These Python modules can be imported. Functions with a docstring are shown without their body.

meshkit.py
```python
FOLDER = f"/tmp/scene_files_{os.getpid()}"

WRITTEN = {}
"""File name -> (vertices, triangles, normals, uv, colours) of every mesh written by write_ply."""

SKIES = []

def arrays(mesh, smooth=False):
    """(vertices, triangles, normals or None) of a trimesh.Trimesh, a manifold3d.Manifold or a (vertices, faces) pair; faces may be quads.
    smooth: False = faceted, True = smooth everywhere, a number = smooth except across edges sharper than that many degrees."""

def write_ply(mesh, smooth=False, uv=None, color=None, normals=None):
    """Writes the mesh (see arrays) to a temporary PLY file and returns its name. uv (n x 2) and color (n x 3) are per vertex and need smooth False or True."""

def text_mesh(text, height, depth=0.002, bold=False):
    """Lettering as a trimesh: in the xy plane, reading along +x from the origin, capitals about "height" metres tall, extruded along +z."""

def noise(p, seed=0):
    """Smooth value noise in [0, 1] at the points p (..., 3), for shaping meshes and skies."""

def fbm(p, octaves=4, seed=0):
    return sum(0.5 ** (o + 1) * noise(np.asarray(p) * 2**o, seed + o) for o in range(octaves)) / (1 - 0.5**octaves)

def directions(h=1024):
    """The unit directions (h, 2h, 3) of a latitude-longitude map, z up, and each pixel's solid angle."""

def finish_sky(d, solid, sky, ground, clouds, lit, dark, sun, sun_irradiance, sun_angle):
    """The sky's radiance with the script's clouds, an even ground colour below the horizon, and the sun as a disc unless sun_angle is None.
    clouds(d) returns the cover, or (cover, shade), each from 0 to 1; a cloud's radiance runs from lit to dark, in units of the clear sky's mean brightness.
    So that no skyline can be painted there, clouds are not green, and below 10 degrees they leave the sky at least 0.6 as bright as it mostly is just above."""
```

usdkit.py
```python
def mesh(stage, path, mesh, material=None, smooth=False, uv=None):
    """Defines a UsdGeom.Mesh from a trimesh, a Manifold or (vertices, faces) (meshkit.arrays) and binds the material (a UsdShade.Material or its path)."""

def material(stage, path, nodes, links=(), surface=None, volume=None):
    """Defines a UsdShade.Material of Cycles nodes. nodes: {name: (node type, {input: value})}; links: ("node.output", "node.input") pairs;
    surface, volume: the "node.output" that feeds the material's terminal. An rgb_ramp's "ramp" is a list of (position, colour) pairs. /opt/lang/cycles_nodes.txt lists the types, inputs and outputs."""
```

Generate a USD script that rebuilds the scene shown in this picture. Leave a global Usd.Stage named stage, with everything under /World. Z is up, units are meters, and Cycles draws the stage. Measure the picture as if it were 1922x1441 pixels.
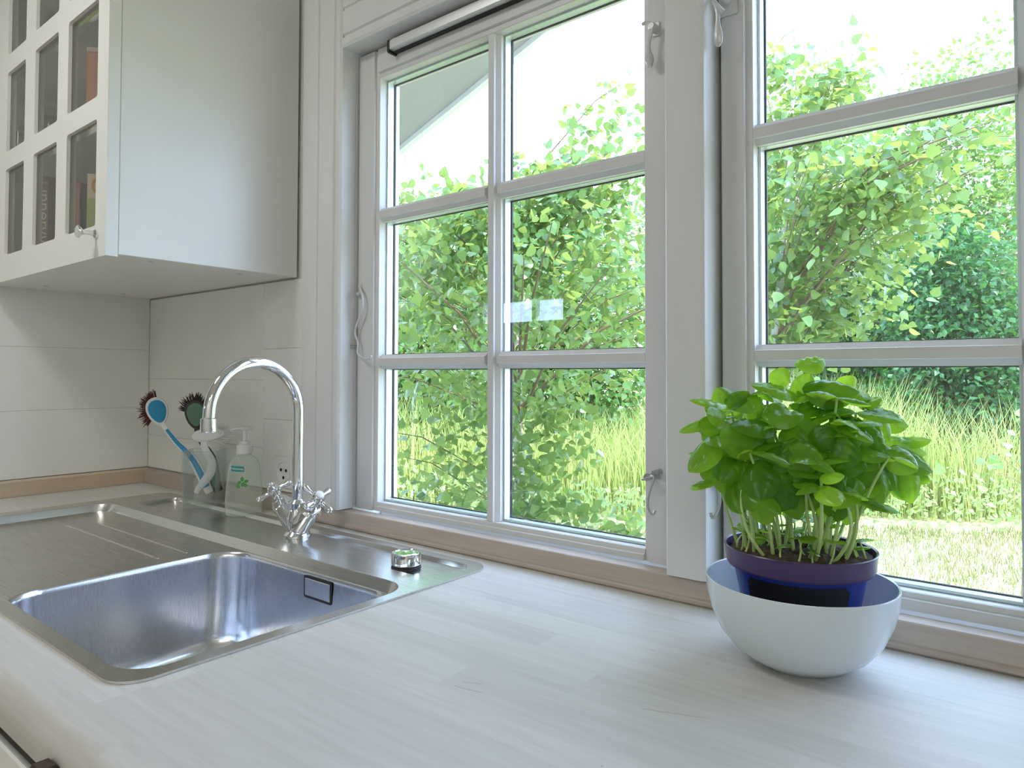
import math, random
import numpy as np, trimesh, shapely
from shapely.geometry import Polygon, box as sbox
from shapely import affinity
import usdkit, meshkit
from pxr import Usd, UsdGeom, UsdLux, UsdShade, Gf, Sdf, Vt

rng = np.random.default_rng(7)
stage = Usd.Stage.CreateInMemory()
UsdGeom.SetStageUpAxis(stage, UsdGeom.Tokens.z)
UsdGeom.SetStageMetersPerUnit(stage, 1.0)
world = UsdGeom.Xform.Define(stage, '/World')
stage.SetDefaultPrim(world.GetPrim())
LIFT = 0.90          # everything below is written in heights above the worktop; the worktop is 0.90 m above the floor

# ------------------------------------------------------------------ camera
F_PX, YAW, PITCH, ROLL = 1305.19, math.radians(38.756), math.radians(1.448), math.radians(0.128)
CAM = np.array([2.036, -0.864, 0.30]); CX, CY = 961.0, 672.0
fw = np.array([-math.sin(YAW) * math.cos(PITCH), math.cos(YAW) * math.cos(PITCH), math.sin(PITCH)])
_r = np.array([math.cos(YAW), math.sin(YAW), 0.0]); _u = np.cross(_r, fw)
RT = _r * math.cos(ROLL) + _u * math.sin(ROLL); UP = -_r * math.sin(ROLL) + _u * math.cos(ROLL)
cam = UsdGeom.Camera.Define(stage, '/World/camera')
ap = 36.0
cam.CreateHorizontalApertureAttr(ap); cam.CreateVerticalApertureAttr(ap * 1441 / 1922)
cam.CreateFocalLengthAttr(ap * F_PX / 1922)
cam.CreateVerticalApertureOffsetAttr(-(720.5 - CY) / 1922 * ap)
cam.CreateClippingRangeAttr(Gf.Vec2f(0.02, 400))
cam.CreateExposureAttr(0.0)
eye = CAM + [0, 0, LIFT]
cam.AddTransformOp().Set(Gf.Matrix4d(*RT, 0, *UP, 0, *(-fw), 0, *eye, 1))

# ------------------------------------------------------------------ sky, sun, exposure
dome = UsdLux.DomeLight.Define(stage, '/World/sky')
dome.CreateColorAttr(Gf.Vec3f(0.71, 0.92, 1.38)); dome.CreateIntensityAttr(1.95)
sun = UsdLux.DistantLight.Define(stage, '/World/sun')
sun.CreateAngleAttr(0.8); sun.CreateColorAttr(Gf.Vec3f(1.0, 0.95, 0.84)); sun.CreateIntensityAttr(2.7); sun.CreateNormalizeAttr(True)
_sd = np.array([0.85, -0.45, 0.95]); _sd /= np.linalg.norm(_sd)        # towards the sun
_sx = np.cross([0, 0, 1], _sd); _sx /= np.linalg.norm(_sx); _sy = np.cross(_sd, _sx)
sun.AddTransformOp().Set(Gf.Matrix4d(*_sx, 0, *_sy, 0, *_sd, 0, 0, 0, 30, 1))
LAMP_POWER = 15.0

def at(px, py, axis, val):
    """the point of the scene seen at a pixel of the photograph, on the plane axis = val"""
    d = fw + RT * (px - CX) / F_PX - UP * (py - CY) / F_PX
    i = 'xyz'.index(axis)
    return CAM + d * (val - CAM[i]) / d[i]

def far(px, py, d):
    return CAM + d * (fw + RT * (px - CX) / F_PX - UP * (py - CY) / F_PX)

# ------------------------------------------------------------------ materials
LK = '/World/Looks'
UsdGeom.Scope.Define(stage, LK)
def plain(name, col, rough=0.5, metal=0.0, spec=0.5, **kw):
    return usdkit.material(stage, f'{LK}/{name}', {'p': ('principled_bsdf', dict(base_color=col, roughness=rough, metallic=metal, specular_ior_level=spec, **kw))}, surface='p.BSDF')

def painted(name, col, rough=0.4, grain=(1, 1, 1), amount=0.035, bump=0.05):
    a = [c * (1 - amount) for c in col]; b = [min(1, c * (1 + amount)) for c in col]
    return usdkit.material(stage, f'{LK}/{name}', {
        'g': ('geometry', {}), 'm': ('mapping', dict(scale=grain)),
        'n': ('noise_texture', dict(scale=6.0, detail=4.0, roughness=0.55)),
        'r': ('rgb_ramp', dict(ramp=[(0.3, a), (0.7, b)])),
        'b': ('bump', dict(strength=bump, distance=0.002)),
        'p': ('principled_bsdf', dict(roughness=rough))},
        [('g.position', 'm.vector'), ('m.vector', 'n.vector'), ('n.fac', 'r.fac'), ('r.color', 'p.base_color'), ('n.fac', 'b.height'), ('b.normal', 'p.normal')], surface='p.BSDF')

def wood(name, c0, c1, rough=0.4, along='x', varied=0.10, spec=0.5, scale=9.0):
    s = dict(x=(0.9, 14, 14), y=(14, 0.9, 14), z=(14, 14, 0.9))[along]
    return usdkit.material(stage, f'{LK}/{name}', {
        'g': ('geometry', {}), 'o': ('object_info', {}), 'off': ('mix', dict(mix_type='add', fac=1.0)),
        'sc': ('combine_xyz', {}), 'mul': ('math', dict(math_type='multiply', value2=37.0)),
        'm': ('mapping', dict(scale=s)),
        'n': ('noise_texture', dict(scale=scale, detail=5.0, roughness=0.6, distortion=0.4)),
        'r': ('rgb_ramp', dict(ramp=[(0.25, c0), (0.75, c1)])),
        'v': ('map_range', dict(from_min=0.0, from_max=1.0, to_min=1 - varied, to_max=1 + varied)),
        'h': ('hsv', {}),
        'b': ('bump', dict(strength=0.05, distance=0.001)),
        'p': ('principled_bsdf', dict(roughness=rough, specular_ior_level=spec))},
        [('o.random', 'mul.value1'), ('mul.value', 'sc.x'), ('mul.value', 'sc.y'), ('g.position', 'off.color1'), ('sc.vector', 'off.color2'), ('off.color', 'm.vector'),
         ('m.vector', 'n.vector'), ('n.fac', 'r.fac'), ('r.color', 'h.color'), ('o.random', 'v.value'), ('v.result', 'h.value'),
         ('h.color', 'p.base_color'), ('n.fac', 'b.height'), ('b.normal', 'p.normal')], surface='p.BSDF')

def steel(name, col, rough=0.27, along='x', bump=0.03, var=1.0):
    s = dict(x=(3, 420, 420), y=(420, 3, 420), z=(420, 420, 3))[along]
    return usdkit.material(stage, f'{LK}/{name}', {
        'g': ('geometry', {}), 'm': ('mapping', dict(scale=s)),
        'n': ('noise_texture', dict(scale=4.0, detail=3.0)),
        'v': ('map_range', dict(from_min=0.2, from_max=0.8, to_min=rough - 0.06 * var, to_max=rough + 0.08 * var)),
        'b': ('bump', dict(strength=bump, distance=0.0003)),
        'p': ('principled_bsdf', dict(base_color=col, metallic=1.0))},
        [('g.position', 'm.vector'), ('m.vector', 'n.vector'), ('n.fac', 'v.value'), ('v.result', 'p.roughness'), ('n.fac', 'b.height'), ('b.normal', 'p.normal')], surface='p.BSDF')

def pane_glass(name, tint=(0.97, 0.985, 0.975), ior=1.5):
    return usdkit.material(stage, f'{LK}/{name}', {
        't': ('transparent_bsdf', dict(color=tint)), 'g': ('glossy_bsdf', dict(color=(1, 1, 1), roughness=0.0)),
        'f': ('fresnel', dict(IOR=ior)), 'w': ('geometry', {}), 'i': ('math', dict(math_type='subtract', value1=1.0)), 'k': ('math', dict(math_type='multiply')), 'x': ('mix_closure', {})},
        [('w.backfacing', 'i.value2'), ('f.fac', 'k.value1'), ('i.value', 'k.value2'), ('k.value', 'x.fac'), ('t.BSDF', 'x.closure1'), ('g.BSDF', 'x.closure2')], surface='x.closure')

def leafy(name, dark, light, trans, rough=0.38, tr=0.45, coat=0.0):
    """leaves: each separate leaf (mesh island) gets its own tone"""
    return usdkit.material(stage, f'{LK}/{name}', {
        'g': ('geometry', {}), 'r': ('rgb_ramp', dict(ramp=[(0.0, dark), (1.0, light)])),
        'r2': ('rgb_ramp', dict(ramp=[(0.0, [t * .75 for t in trans]), (1.0, trans)])),
        'p': ('principled_bsdf', dict(roughness=rough, specular_ior_level=0.5, coat_weight=coat)), 't': ('translucent_bsdf', {}),
        'x': ('mix_closure', dict(fac=tr))},
        [('g.random_per_island', 'r.fac'), ('g.random_per_island', 'r2.fac'), ('r.color', 'p.base_color'), ('r2.color', 't.color'), ('p.BSDF', 'x.closure1'), ('t.BSDF', 'x.closure2')], surface='x.closure')

def leafy_obj(name, dark, light, trans, rough=0.35, tr=0.4):
    """leaves that are meshes of their own: tone by object, veins and blotches by noise"""
    return usdkit.material(stage, f'{LK}/{name}', {
        'o': ('object_info', {}), 'g': ('geometry', {}), 'n': ('noise_texture', dict(scale=45.0, detail=3.0)),
        'a': ('mix_float', dict(fac=0.45)),
        'r': ('rgb_ramp', dict(ramp=[(0.25, dark), (0.8, light)])), 'r2': ('rgb_ramp', dict(ramp=[(0.2, [t * .8 for t in trans]), (0.8, trans)])),
        'b': ('bump', dict(strength=0.25, distance=0.002)),
        'p': ('principled_bsdf', dict(roughness=rough, specular_ior_level=0.55)), 't': ('translucent_bsdf', {}), 'x': ('mix_closure', dict(fac=tr))},
        [('g.position', 'n.vector'), ('o.random', 'a.a'), ('n.fac', 'a.b'), ('a.result', 'r.fac'), ('a.result', 'r2.fac'), ('n.fac', 'b.height'), ('b.normal', 'p.normal'),
         ('r.color', 'p.base_color'), ('r2.color', 't.color'), ('p.BSDF', 'x.closure1'), ('t.BSDF', 'x.closure2')], surface='x.closure')

M = {}
M['wall'] = painted('wall_paint', (0.74, 0.735, 0.70), 0.6)
M['tile'] = painted('wall_tile_white', (0.87, 0.865, 0.815), 0.25, bump=0.02)
M['trim'] = painted('trim_white', (0.72, 0.71, 0.70), 0.42, grain=(3, 3, 0.5), amount=0.03)
M['sash'] = painted('sash_white', (0.67, 0.66, 0.65), 0.38, grain=(3, 3, 0.6), amount=0.03)
M['cab'] = painted('cabinet_white', (0.86, 0.85, 0.81), 0.36, amount=0.01, bump=0.01)
M['cabin'] = plain('cabinet_inside', (0.55, 0.50, 0.45), 0.6)
M['ceil'] = plain('ceiling_white', (0.80, 0.79, 0.76), 0.8)
M['floor'] = wood('floor_wood', (0.62, 0.55, 0.46), (0.72, 0.65, 0.56), 0.45, 'x')
M['stave'] = wood('worktop_oak', (0.56, 0.535, 0.49), (0.655, 0.63, 0.59), 0.48, 'x', 0.05, 0.4)
M['core'] = plain('worktop_core', (0.5, 0.44, 0.37), 0.6)
M['sill'] = wood('sill_oak', (0.44, 0.36, 0.30), (0.55, 0.46, 0.39), 0.42, 'x', 0.02)
M['silly'] = wood('upstand_oak', (0.55, 0.43, 0.31), (0.66, 0.53, 0.40), 0.42, 'y', 0.02)
M['steel'] = steel('brushed_steel', (0.68, 0.67, 0.65), 0.24, 'x', 0.01, 0.6)
M['steelz'] = steel('brushed_steel_bowl', (0.74, 0.75, 0.78), 0.22, 'z', 0.008, 0.5)
M['steeld'] = steel('drainer_steel', (0.64, 0.62, 0.58), 0.28, 'x', 0.01, 0.6)
M['black'] = plain('black_rubber', (0.012, 0.012, 0.014), 0.5)
M['dark'] = plain('dark_gap', (0.03, 0.025, 0.022), 0.7)
M['chrome'] = plain('chrome', (0.82, 0.83, 0.85), 0.06, 1.0)
M['alu'] = plain('aluminium', (0.66, 0.66, 0.67), 0.38, 0.6)
M['latch'] = plain('latch_paint', (0.66, 0.66, 0.66), 0.35, 0.25)
M['zinc'] = plain('latch_zinc', (0.50, 0.51, 0.51), 0.3, 0.7)
M['pane'] = pane_glass('window_glass', (0.965, 0.985, 0.975), 1.95)
M['cpane'] = pane_glass('cabinet_glass', (0.86, 0.87, 0.85), 1.5)
M['spacer'] = plain('glazing_spacer', (0.62, 0.68, 0.68), 0.35, 0.5)
M['bowl'] = plain('bowl_ceramic', (0.70, 0.76, 0.78), 0.16)
M['pot'] = plain('pot_blue', (0.012, 0.03, 0.26), 0.28)
M['potrim'] = plain('pot_violet', (0.062, 0.034, 0.115), 0.30)
M['label_black'] = plain('label_black', (0.004, 0.003, 0.006), 0.35)
M['stem'] = plain('basil_stem', (0.52, 0.68, 0.26), 0.45)
M['basil'] = leafy_obj('basil_leaf', (0.055, 0.19, 0.012), (0.23, 0.46, 0.04), (0.55, 0.86, 0.05), 0.28, 0.48)
M['white'] = plain('white_plastic', (0.80, 0.79, 0.78), 0.3)
M['blue'] = plain('blue_rubber', (0.012, 0.27, 0.50), 0.4)
M['teal'] = plain('teal_print', (0.01, 0.30, 0.30), 0.4)
M['bristle'] = plain('brown_bristle', (0.11, 0.022, 0.016), 0.6)
M['dbristle'] = plain('dark_bristle', (0.045, 0.03, 0.03), 0.6)
M['green'] = plain('green_rubber', (0.13, 0.25, 0.16), 0.4)
M['dgreen'] = plain('dark_plastic', (0.05, 0.045, 0.045), 0.4)
M['lfgreen'] = plain('leaf_print', (0.10, 0.34, 0.08), 0.4)
M['brown'] = plain('brown_wood', (0.05, 0.025, 0.018), 0.45)
M['ink'] = plain('socket_black', (0.02, 0.02, 0.02), 0.6)
M['holder'] = usdkit.material(stage, f'{LK}/holder_glass', {
    't': ('transparent_bsdf', dict(color=(0.955, 0.975, 0.97))), 'p': ('principled_bsdf', dict(base_color=(0.74, 0.80, 0.80), roughness=0.04, specular_ior_level=0.9)),
    'l': ('layer_weight', dict(blend=0.18)), 'v': ('map_range', dict(from_min=0.0, from_max=1.0, to_min=0.02, to_max=0.9)),
    'x': ('mix_closure', {})}, [('l.facing', 'v.value'), ('v.result', 'x.fac'), ('t.BSDF', 'x.closure1'), ('p.BSDF', 'x.closure2')], surface='x.closure')
M['pane3'] = pane_glass('back_window_glass', (0.98, 0.99, 0.99), 1.12)
M['soap'] = usdkit.material(stage, f'{LK}/soap_clear', {
    't': ('transparent_bsdf', dict(color=(0.93, 0.96, 0.92))), 'p': ('principled_bsdf', dict(base_color=(0.80, 0.85, 0.78), roughness=0.05, specular_ior_level=0.9, coat_weight=1.0)),
    'l': ('layer_weight', dict(blend=0.35)), 'v': ('map_range', dict(from_min=0.0, from_max=1.0, to_min=0.16, to_max=0.75)),
    'x': ('mix_closure', {})}, [('l.facing', 'v.value'), ('v.result', 'x.fac'), ('t.BSDF', 'x.closure1'), ('p.BSDF', 'x.closure2')], surface='x.closure')
M['soil'] = painted('potting_soil', (0.075, 0.042, 0.028), 0.9, (30, 30, 30), 0.6, 0.4)
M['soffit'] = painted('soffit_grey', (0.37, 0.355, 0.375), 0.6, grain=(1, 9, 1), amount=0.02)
M['fascia'] = plain('fascia_white', (0.80, 0.80, 0.80), 0.5)
M['roof'] = plain('roof_felt', (0.06, 0.06, 0.065), 0.9)
M['ground'] = painted('garden_earth', (0.36, 0.36, 0.17), 0.95, (0.6, 0.6, 0.6), 0.3, 0.3)
M['bark'] = usdkit.material(stage, f'{LK}/birch_bark', {
    'g': ('geometry', {}), 'm': ('mapping', dict(scale=(6, 6, 26))), 'n': ('noise_texture', dict(scale=2.2, detail=3.0)),
    'r': ('rgb_ramp', dict(ramp=[(0.30, (0.06, 0.05, 0.045)), (0.42, (0.52, 0.50, 0.46)), (1.0, (0.66, 0.64, 0.60))])), 'p': ('principled_bsdf', dict(roughness=0.7))},
    [('g.position', 'm.vector'), ('m.vector', 'n.vector'), ('n.fac', 'r.fac'), ('r.color', 'p.base_color')], surface='p.BSDF')
M['twig'] = plain('twig_brown', (0.20, 0.14, 0.09), 0.7)
M['leaf1'] = leafy('birch_leaf', (0.070, 0.17, 0.055), (0.23, 0.37, 0.12), (0.56, 0.70, 0.15), 0.24, 0.40)
M['leaf2'] = leafy('bush_leaf', (0.075, 0.20, 0.05), (0.22, 0.37, 0.10), (0.50, 0.66, 0.13), 0.30, 0.40)
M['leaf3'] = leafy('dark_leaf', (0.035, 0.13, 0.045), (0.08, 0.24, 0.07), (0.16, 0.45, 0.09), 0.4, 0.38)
M['grass'] = leafy('tall_grass', (0.38, 0.47, 0.15), (0.68, 0.67, 0.34), (0.68, 0.72, 0.28), 0.45, 0.45)
M['lawn'] = leafy('dry_lawn', (0.22, 0.24, 0.09), (0.42, 0.36, 0.20), (0.42, 0.40, 0.18), 0.6, 0.4)
M['weed'] = leafy('weed_leaf', (0.22, 0.34, 0.12), (0.50, 0.56, 0.30), (0.60, 0.70, 0.28), 0.3, 0.42)

# ------------------------------------------------------------------ scene helpers
taken = {}
def numbered(parent, name):
    n = taken.get((parent, name), 0); taken[(parent, name)] = n + 1
    return name if n == 0 else f'{name}_{n:03d}'

def tag(p, label=None, cat=None, group=None, kind=None):
    for k, v in (('label', label), ('category', cat), ('group', group), ('kind', kind)):
        if v: p.SetCustomDataByKey(k, v)

class T:
    def __init__(s, path, base): s.path, s.base = path, np.asarray(base, float)

def thing(name, label, cat, base=(0, 0, 0), group=None, kind=None):
    path = '/World/' + numbered('/World', name)
    x = UsdGeom.Xform.Define(stage, path); x.AddTranslateOp().Set(Gf.Vec3d(*(float(b) for b in np.asarray(base) + [0, 0, LIFT])))
    tag(x.GetPrim(), label, cat, group, kind)
    return T(path, base)

def part(t, name, mesh, mat, smooth=30, label=None, kind=None):
    """a mesh, given in worktop coordinates, as a part of a thing (or of a part)"""
    path = t.path + '/' + numbered(t.path, name)
    v, f, n = meshkit.arrays(mesh, smooth)
    m = usdkit.mesh(stage, path, (v - t.base, f), mat, False)
    if n is not None:
        m.CreateNormalsAttr(Vt.Vec3fArray.FromNumpy(n.astype(np.float32))); m.SetNormalsInterpolation('vertex')
    tag(m.GetPrim(), label=label, kind=kind)
    return T(path, t.base)

def single(name, label, cat, mesh, mat, smooth=30, base=(0, 0, 0), group=None, kind=None):
    path = '/World/' + numbered('/World', name)
    v, f, n = meshkit.arrays(mesh, smooth)
    m = usdkit.mesh(stage, path, (v - np.asarray(base), f), mat, False)
    if n is not None:
        m.CreateNormalsAttr(Vt.Vec3fArray.FromNumpy(n.astype(np.float32))); m.SetNormalsInterpolation('vertex')
    m.AddTranslateOp().Set(Gf.Vec3d(*(float(b) for b in np.asarray(base) + [0, 0, LIFT])))
    tag(m.GetPrim(), label, cat, group, kind)
    return T(path, base)

# ------------------------------------------------------------------ mesh helpers
def cat(*ms): return trimesh.util.concatenate([x for x in ms if x is not None])

def cbox(x0, x1, y0, y1, z0, z1, c=0.0015):
    if c <= 0:
        b = trimesh.creation.box([x1 - x0, y1 - y0, z1 - z0]); b.apply_translation([(x0 + x1) / 2, (y0 + y1) / 2, (z0 + z1) / 2]); return b
    c = min(c, (x1 - x0) / 2.2, (y1 - y0) / 2.2, (z1 - z0) / 2.2); p = []
    for X, sx in ((x0, 1), (x1, -1)):
        for Y, sy in ((y0, 1), (y1, -1)):
            for Z, sz in ((z0, 1), (z1, -1)):
                p += [(X + sx * c, Y + sy * c, Z), (X + sx * c, Y, Z + sz * c), (X, Y + sy * c, Z + sz * c)]
    return trimesh.convex.convex_hull(np.array(p))

def prism(pts, a0, a1, axis='x'):
    """a closed outline extruded along an axis; pts are (y,z) for x, (x,z) for y, (x,y) for z"""
    poly = pts if hasattr(pts, 'geom_type') else Polygon(pts)
    if not poly.is_valid: poly = poly.buffer(0)
    m = cat(*[trimesh.creation.extrude_polygon(g_, a1 - a0, engine='earcut') for g_ in getattr(poly, 'geoms', [poly]) if g_.area > 1e-9])
    v = np.array(m.vertices); v[:, 2] += a0
    if axis == 'x': v = v[:, [2, 0, 1]]
    elif axis == 'y': v = v[:, [0, 2, 1]]
    f = np.array(m.faces)
    if axis == 'y': f = f[:, ::-1]
    return trimesh.Trimesh(v, f, process=False)

def rrect(x0, x1, y0, y1, r, n=6):
    p = []
    for cx, cy, a in ((x1 - r, y1 - r, 0), (x0 + r, y1 - r, 90), (x0 + r, y0 + r, 180), (x1 - r, y0 + r, 270)):
        for k in range(n + 1):
            t = math.radians(a + 90 * k / n); p.append((cx + r * math.cos(t), cy + r * math.sin(t)))
    return np.array(p)

def loft(rings, cap0=False, cap1=False):
    n = len(rings[0]); v = np.vstack(rings); f = []
    for i in range(len(rings) - 1):
        a = i * n + np.arange(n); b = i * n + (np.arange(n) + 1) % n
        f += [np.stack([a, b, b + n], 1), np.stack([a, b + n, a + n], 1)]
    f = np.vstack(f)
    for on, k, flip in ((cap0, 0, True), (cap1, len(rings) - 1, False)):
        if on:
            c = len(v); v = np.vstack([v, v[k * n:(k + 1) * n].mean(0)])
            a = k * n + np.arange(n); b = k * n + (np.arange(n) + 1) % n
            q = np.stack([a, b, np.full(n, c)], 1); f = np.vstack([f, q[:, ::-1] if flip else q])
    return trimesh.Trimesh(v, f, process=False)

def ring(xy, z): return np.column_stack([xy, np.full(len(xy), z)])

def lathe(profile, center=(0, 0, 0), axis=(0, 0, 1), seg=32):
    """profile (r, h) along the axis; r = 0 closes an end"""
    a = np.asarray(axis, float); a /= np.linalg.norm(a)
    u = np.cross(a, [0, 0, 1.0] if abs(a[2]) < 0.9 else [1.0, 0, 0]); u /= np.linalg.norm(u); w = np.cross(a, u)
    t = np.linspace(0, 2 * np.pi, seg, endpoint=False); rings = []
    for r, h in profile:
        r = max(r, 1e-5)
        rings.append(np.asarray(center) + a * h + r * (np.cos(t)[:, None] * u + np.sin(t)[:, None] * w))
    return loft(rings, profile[0][0] > 1e-4, profile[-1][0] > 1e-4)

def tube(pts, rad, sides=12, flat=None, caps=True):
    """a tube along points; rad a number or one per point; flat = (ratio, direction) squeezes the section along a direction"""
    p = np.asarray(pts, float); n = len(p); rad = np.broadcast_to(np.asarray(rad, float), (n,))
    t = np.gradient(p, axis=0); t /= np.linalg.norm(t, axis=1, keepdims=True) + 1e-12
    u = np.cross(t[0], flat[1] if flat else ([0, 0, 1.0] if abs(t[0][2]) < 0.9 else [1.0, 0, 0])); u /= np.linalg.norm(u) + 1e-12
    th = np.linspace(0, 2 * np.pi, sides, endpoint=False); rings = []
    for i in range(n):
        if flat: u = np.cross(t[i], flat[1])
        u = u - t[i] * (u @ t[i]); u /= np.linalg.norm(u) + 1e-12
        w = np.cross(t[i], u); k = flat[0] if flat else 1.0
        rings.append(p[i] + rad[i] * (np.cos(th)[:, None] * u + k * np.sin(th)[:, None] * w))
    return loft(rings, caps, caps)

def smooth_path(pts, n=24):
    from scipy.interpolate import CubicSpline
    p = np.asarray(pts, float); s = np.r_[0, np.cumsum(np.linalg.norm(np.diff(p, axis=0), axis=1))]
    return CubicSpline(s, p)(np.linspace(0, s[-1], n))

def ball(c, r, s=(1, 1, 1), sub=2):
    m = trimesh.creation.icosphere(sub, r); m.apply_scale(s); m.apply_translation(c); return m

def flip(m):
    return trimesh.Trimesh(np.array(m.vertices), np.array(m.faces)[:, ::-1], process=False)

def oriented(m, origin, ex, ey, ez):
    v = np.array(m.vertices); return trimesh.Trimesh(np.asarray(origin) + v @ np.array([ex, ey, ez], float), np.array(m.faces), process=False)

# ================================================================== THE SETTING
XR, YF, XL = 3.45, -3.5, -2.6
CEIL = 1.50; FL = -0.90
single('floor', 'light wood floor of the kitchen', 'floor', cbox(XL, XR, YF, 0.18, FL - 0.05, FL, 0), M['floor'], False, kind='structure')
single('ceiling', 'white kitchen ceiling', 'ceiling', cbox(XL, XR, YF, 0.18, CEIL, CEIL + 0.08, 0), M['ceil'], False, kind='structure')

# window wall (opening 0.905..2.40 wide) with its backsplash tiles
W0, W1, WB, WT = 0.905, 2.40, 0.0, 0.955
wb = thing('wall_back', 'white window wall behind the sink', 'wall', (0, 0.1, 0), kind='structure')
part(wb, 'wall_panel', cat(cbox(-0.15, W0 - 0.002, 0.034, 0.108, FL, CEIL, 0), cbox(W1 + .002, XR, 0.03, 0.108, FL, CEIL, 0), cbox(W0 - 0.002, W1 + .002, 0.034, 0.108, WT + .003, CEIL, 0), cbox(W0 - 0.002, W1 + .002, 0.034, 0.108, FL, -0.002, 0)), M['wall'], False)
for x0, x1, z0, z1 in ((0.0011, 0.5838, 0.042, 0.1325), (0.0011, 0.5838, 0.1329, 0.2893), (0.0011, 0.5838, 0.2897, 0.512), (0.5841, 0.734, 0.042, 0.2), (0.5841, 0.734, 0.2004, 0.36), (0.5841, 0.734, 0.3604, 0.512)):
    part(wb, 'tile', cbox(x0, x1, 0.029, 0.034, z0, z1, 0.0006), M['tile'])
wl = thing('wall_left', 'white tiled wall at the left end of the sink', 'wall', (0, -0.4, 0), kind='structure')
part(wl, 'wall_panel', cbox(-0.15, -0.004, -0.80, 0.034, FL, CEIL, 0), M['wall'], False)
for z0, z1 in ((0.042, 0.2098), (0.2102, 0.3696), (0.37, 0.53)):
    for y0, y1 in ((-0.80, -0.4201), (-0.4198, 0.0289)):
        part(wl, 'tile', cbox(-0.004, 0.001, y0, y1, z0, z1, 0.0006), M['tile'])
# the rest of the room
single('wall_right', 'plain white wall at the right end of the kitchen', 'wall', cbox(XR, XR + 0.1, YF, 0.18, FL, CEIL, 0), M['wall'], False, kind='structure')
single('wall_partition', 'plain white partition behind the left wall units', 'wall', cbox(XL, -0.15, -0.95, -0.80, FL, CEIL, 0), M['wall'], False, kind='structure')
single('wall_far_left', 'plain white wall on the far left of the room', 'wall', cbox(XL - 0.1, XL, YF, -0.80, FL, CEIL, 0), M['wall'], False, kind='structure')
BX0, BX1, BZ0, BZ1 = -1.95, -1.05, 0.725, 0.935
single('wall_front', 'white wall behind the camera with a low clerestory window', 'wall',
       cat(cbox(XL, BX0, YF - 0.15, YF, FL, CEIL, 0), cbox(BX1, XR, YF - 0.15, YF, FL, CEIL, 0), cbox(BX0, BX1, YF - 0.15, YF, FL, BZ0, 0), cbox(BX0, BX1, YF - 0.15, YF, BZ1, CEIL, 0)), M['wall'], False, kind='structure')
w3 = thing('window_3', 'small two-light window in the wall behind the camera', 'window', ((BX0 + BX1) / 2, YF - 0.07, BZ0), kind='structure')
for x0, x1, z0, z1 in ((BX0, BX0 + .03, BZ0, BZ1), (BX1 - .03, BX1, BZ0, BZ1), (-1.39, -1.35, BZ0 + .02, BZ1 - .02)):
    part(w3, 'stile', cbox(x0, x1, YF - 0.1, YF - 0.04, z0, z1), M['sash'])
for z0, z1 in ((BZ0, BZ0 + .02), (BZ1 - .02, BZ1)):
    part(w3, 'rail', cbox(BX0 + .03, BX1 - .03, YF - 0.1, YF - 0.04, z0, z1), M['sash'])
for x0, x1 in ((BX0 + .03, -1.39), (-1.35, BX1 - .03)):
    part(w3, 'pane', cbox(x0, x1, YF - 0.072, YF - 0.068, BZ0 + .02, BZ1 - .02, 0), M['pane3'], False)

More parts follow.
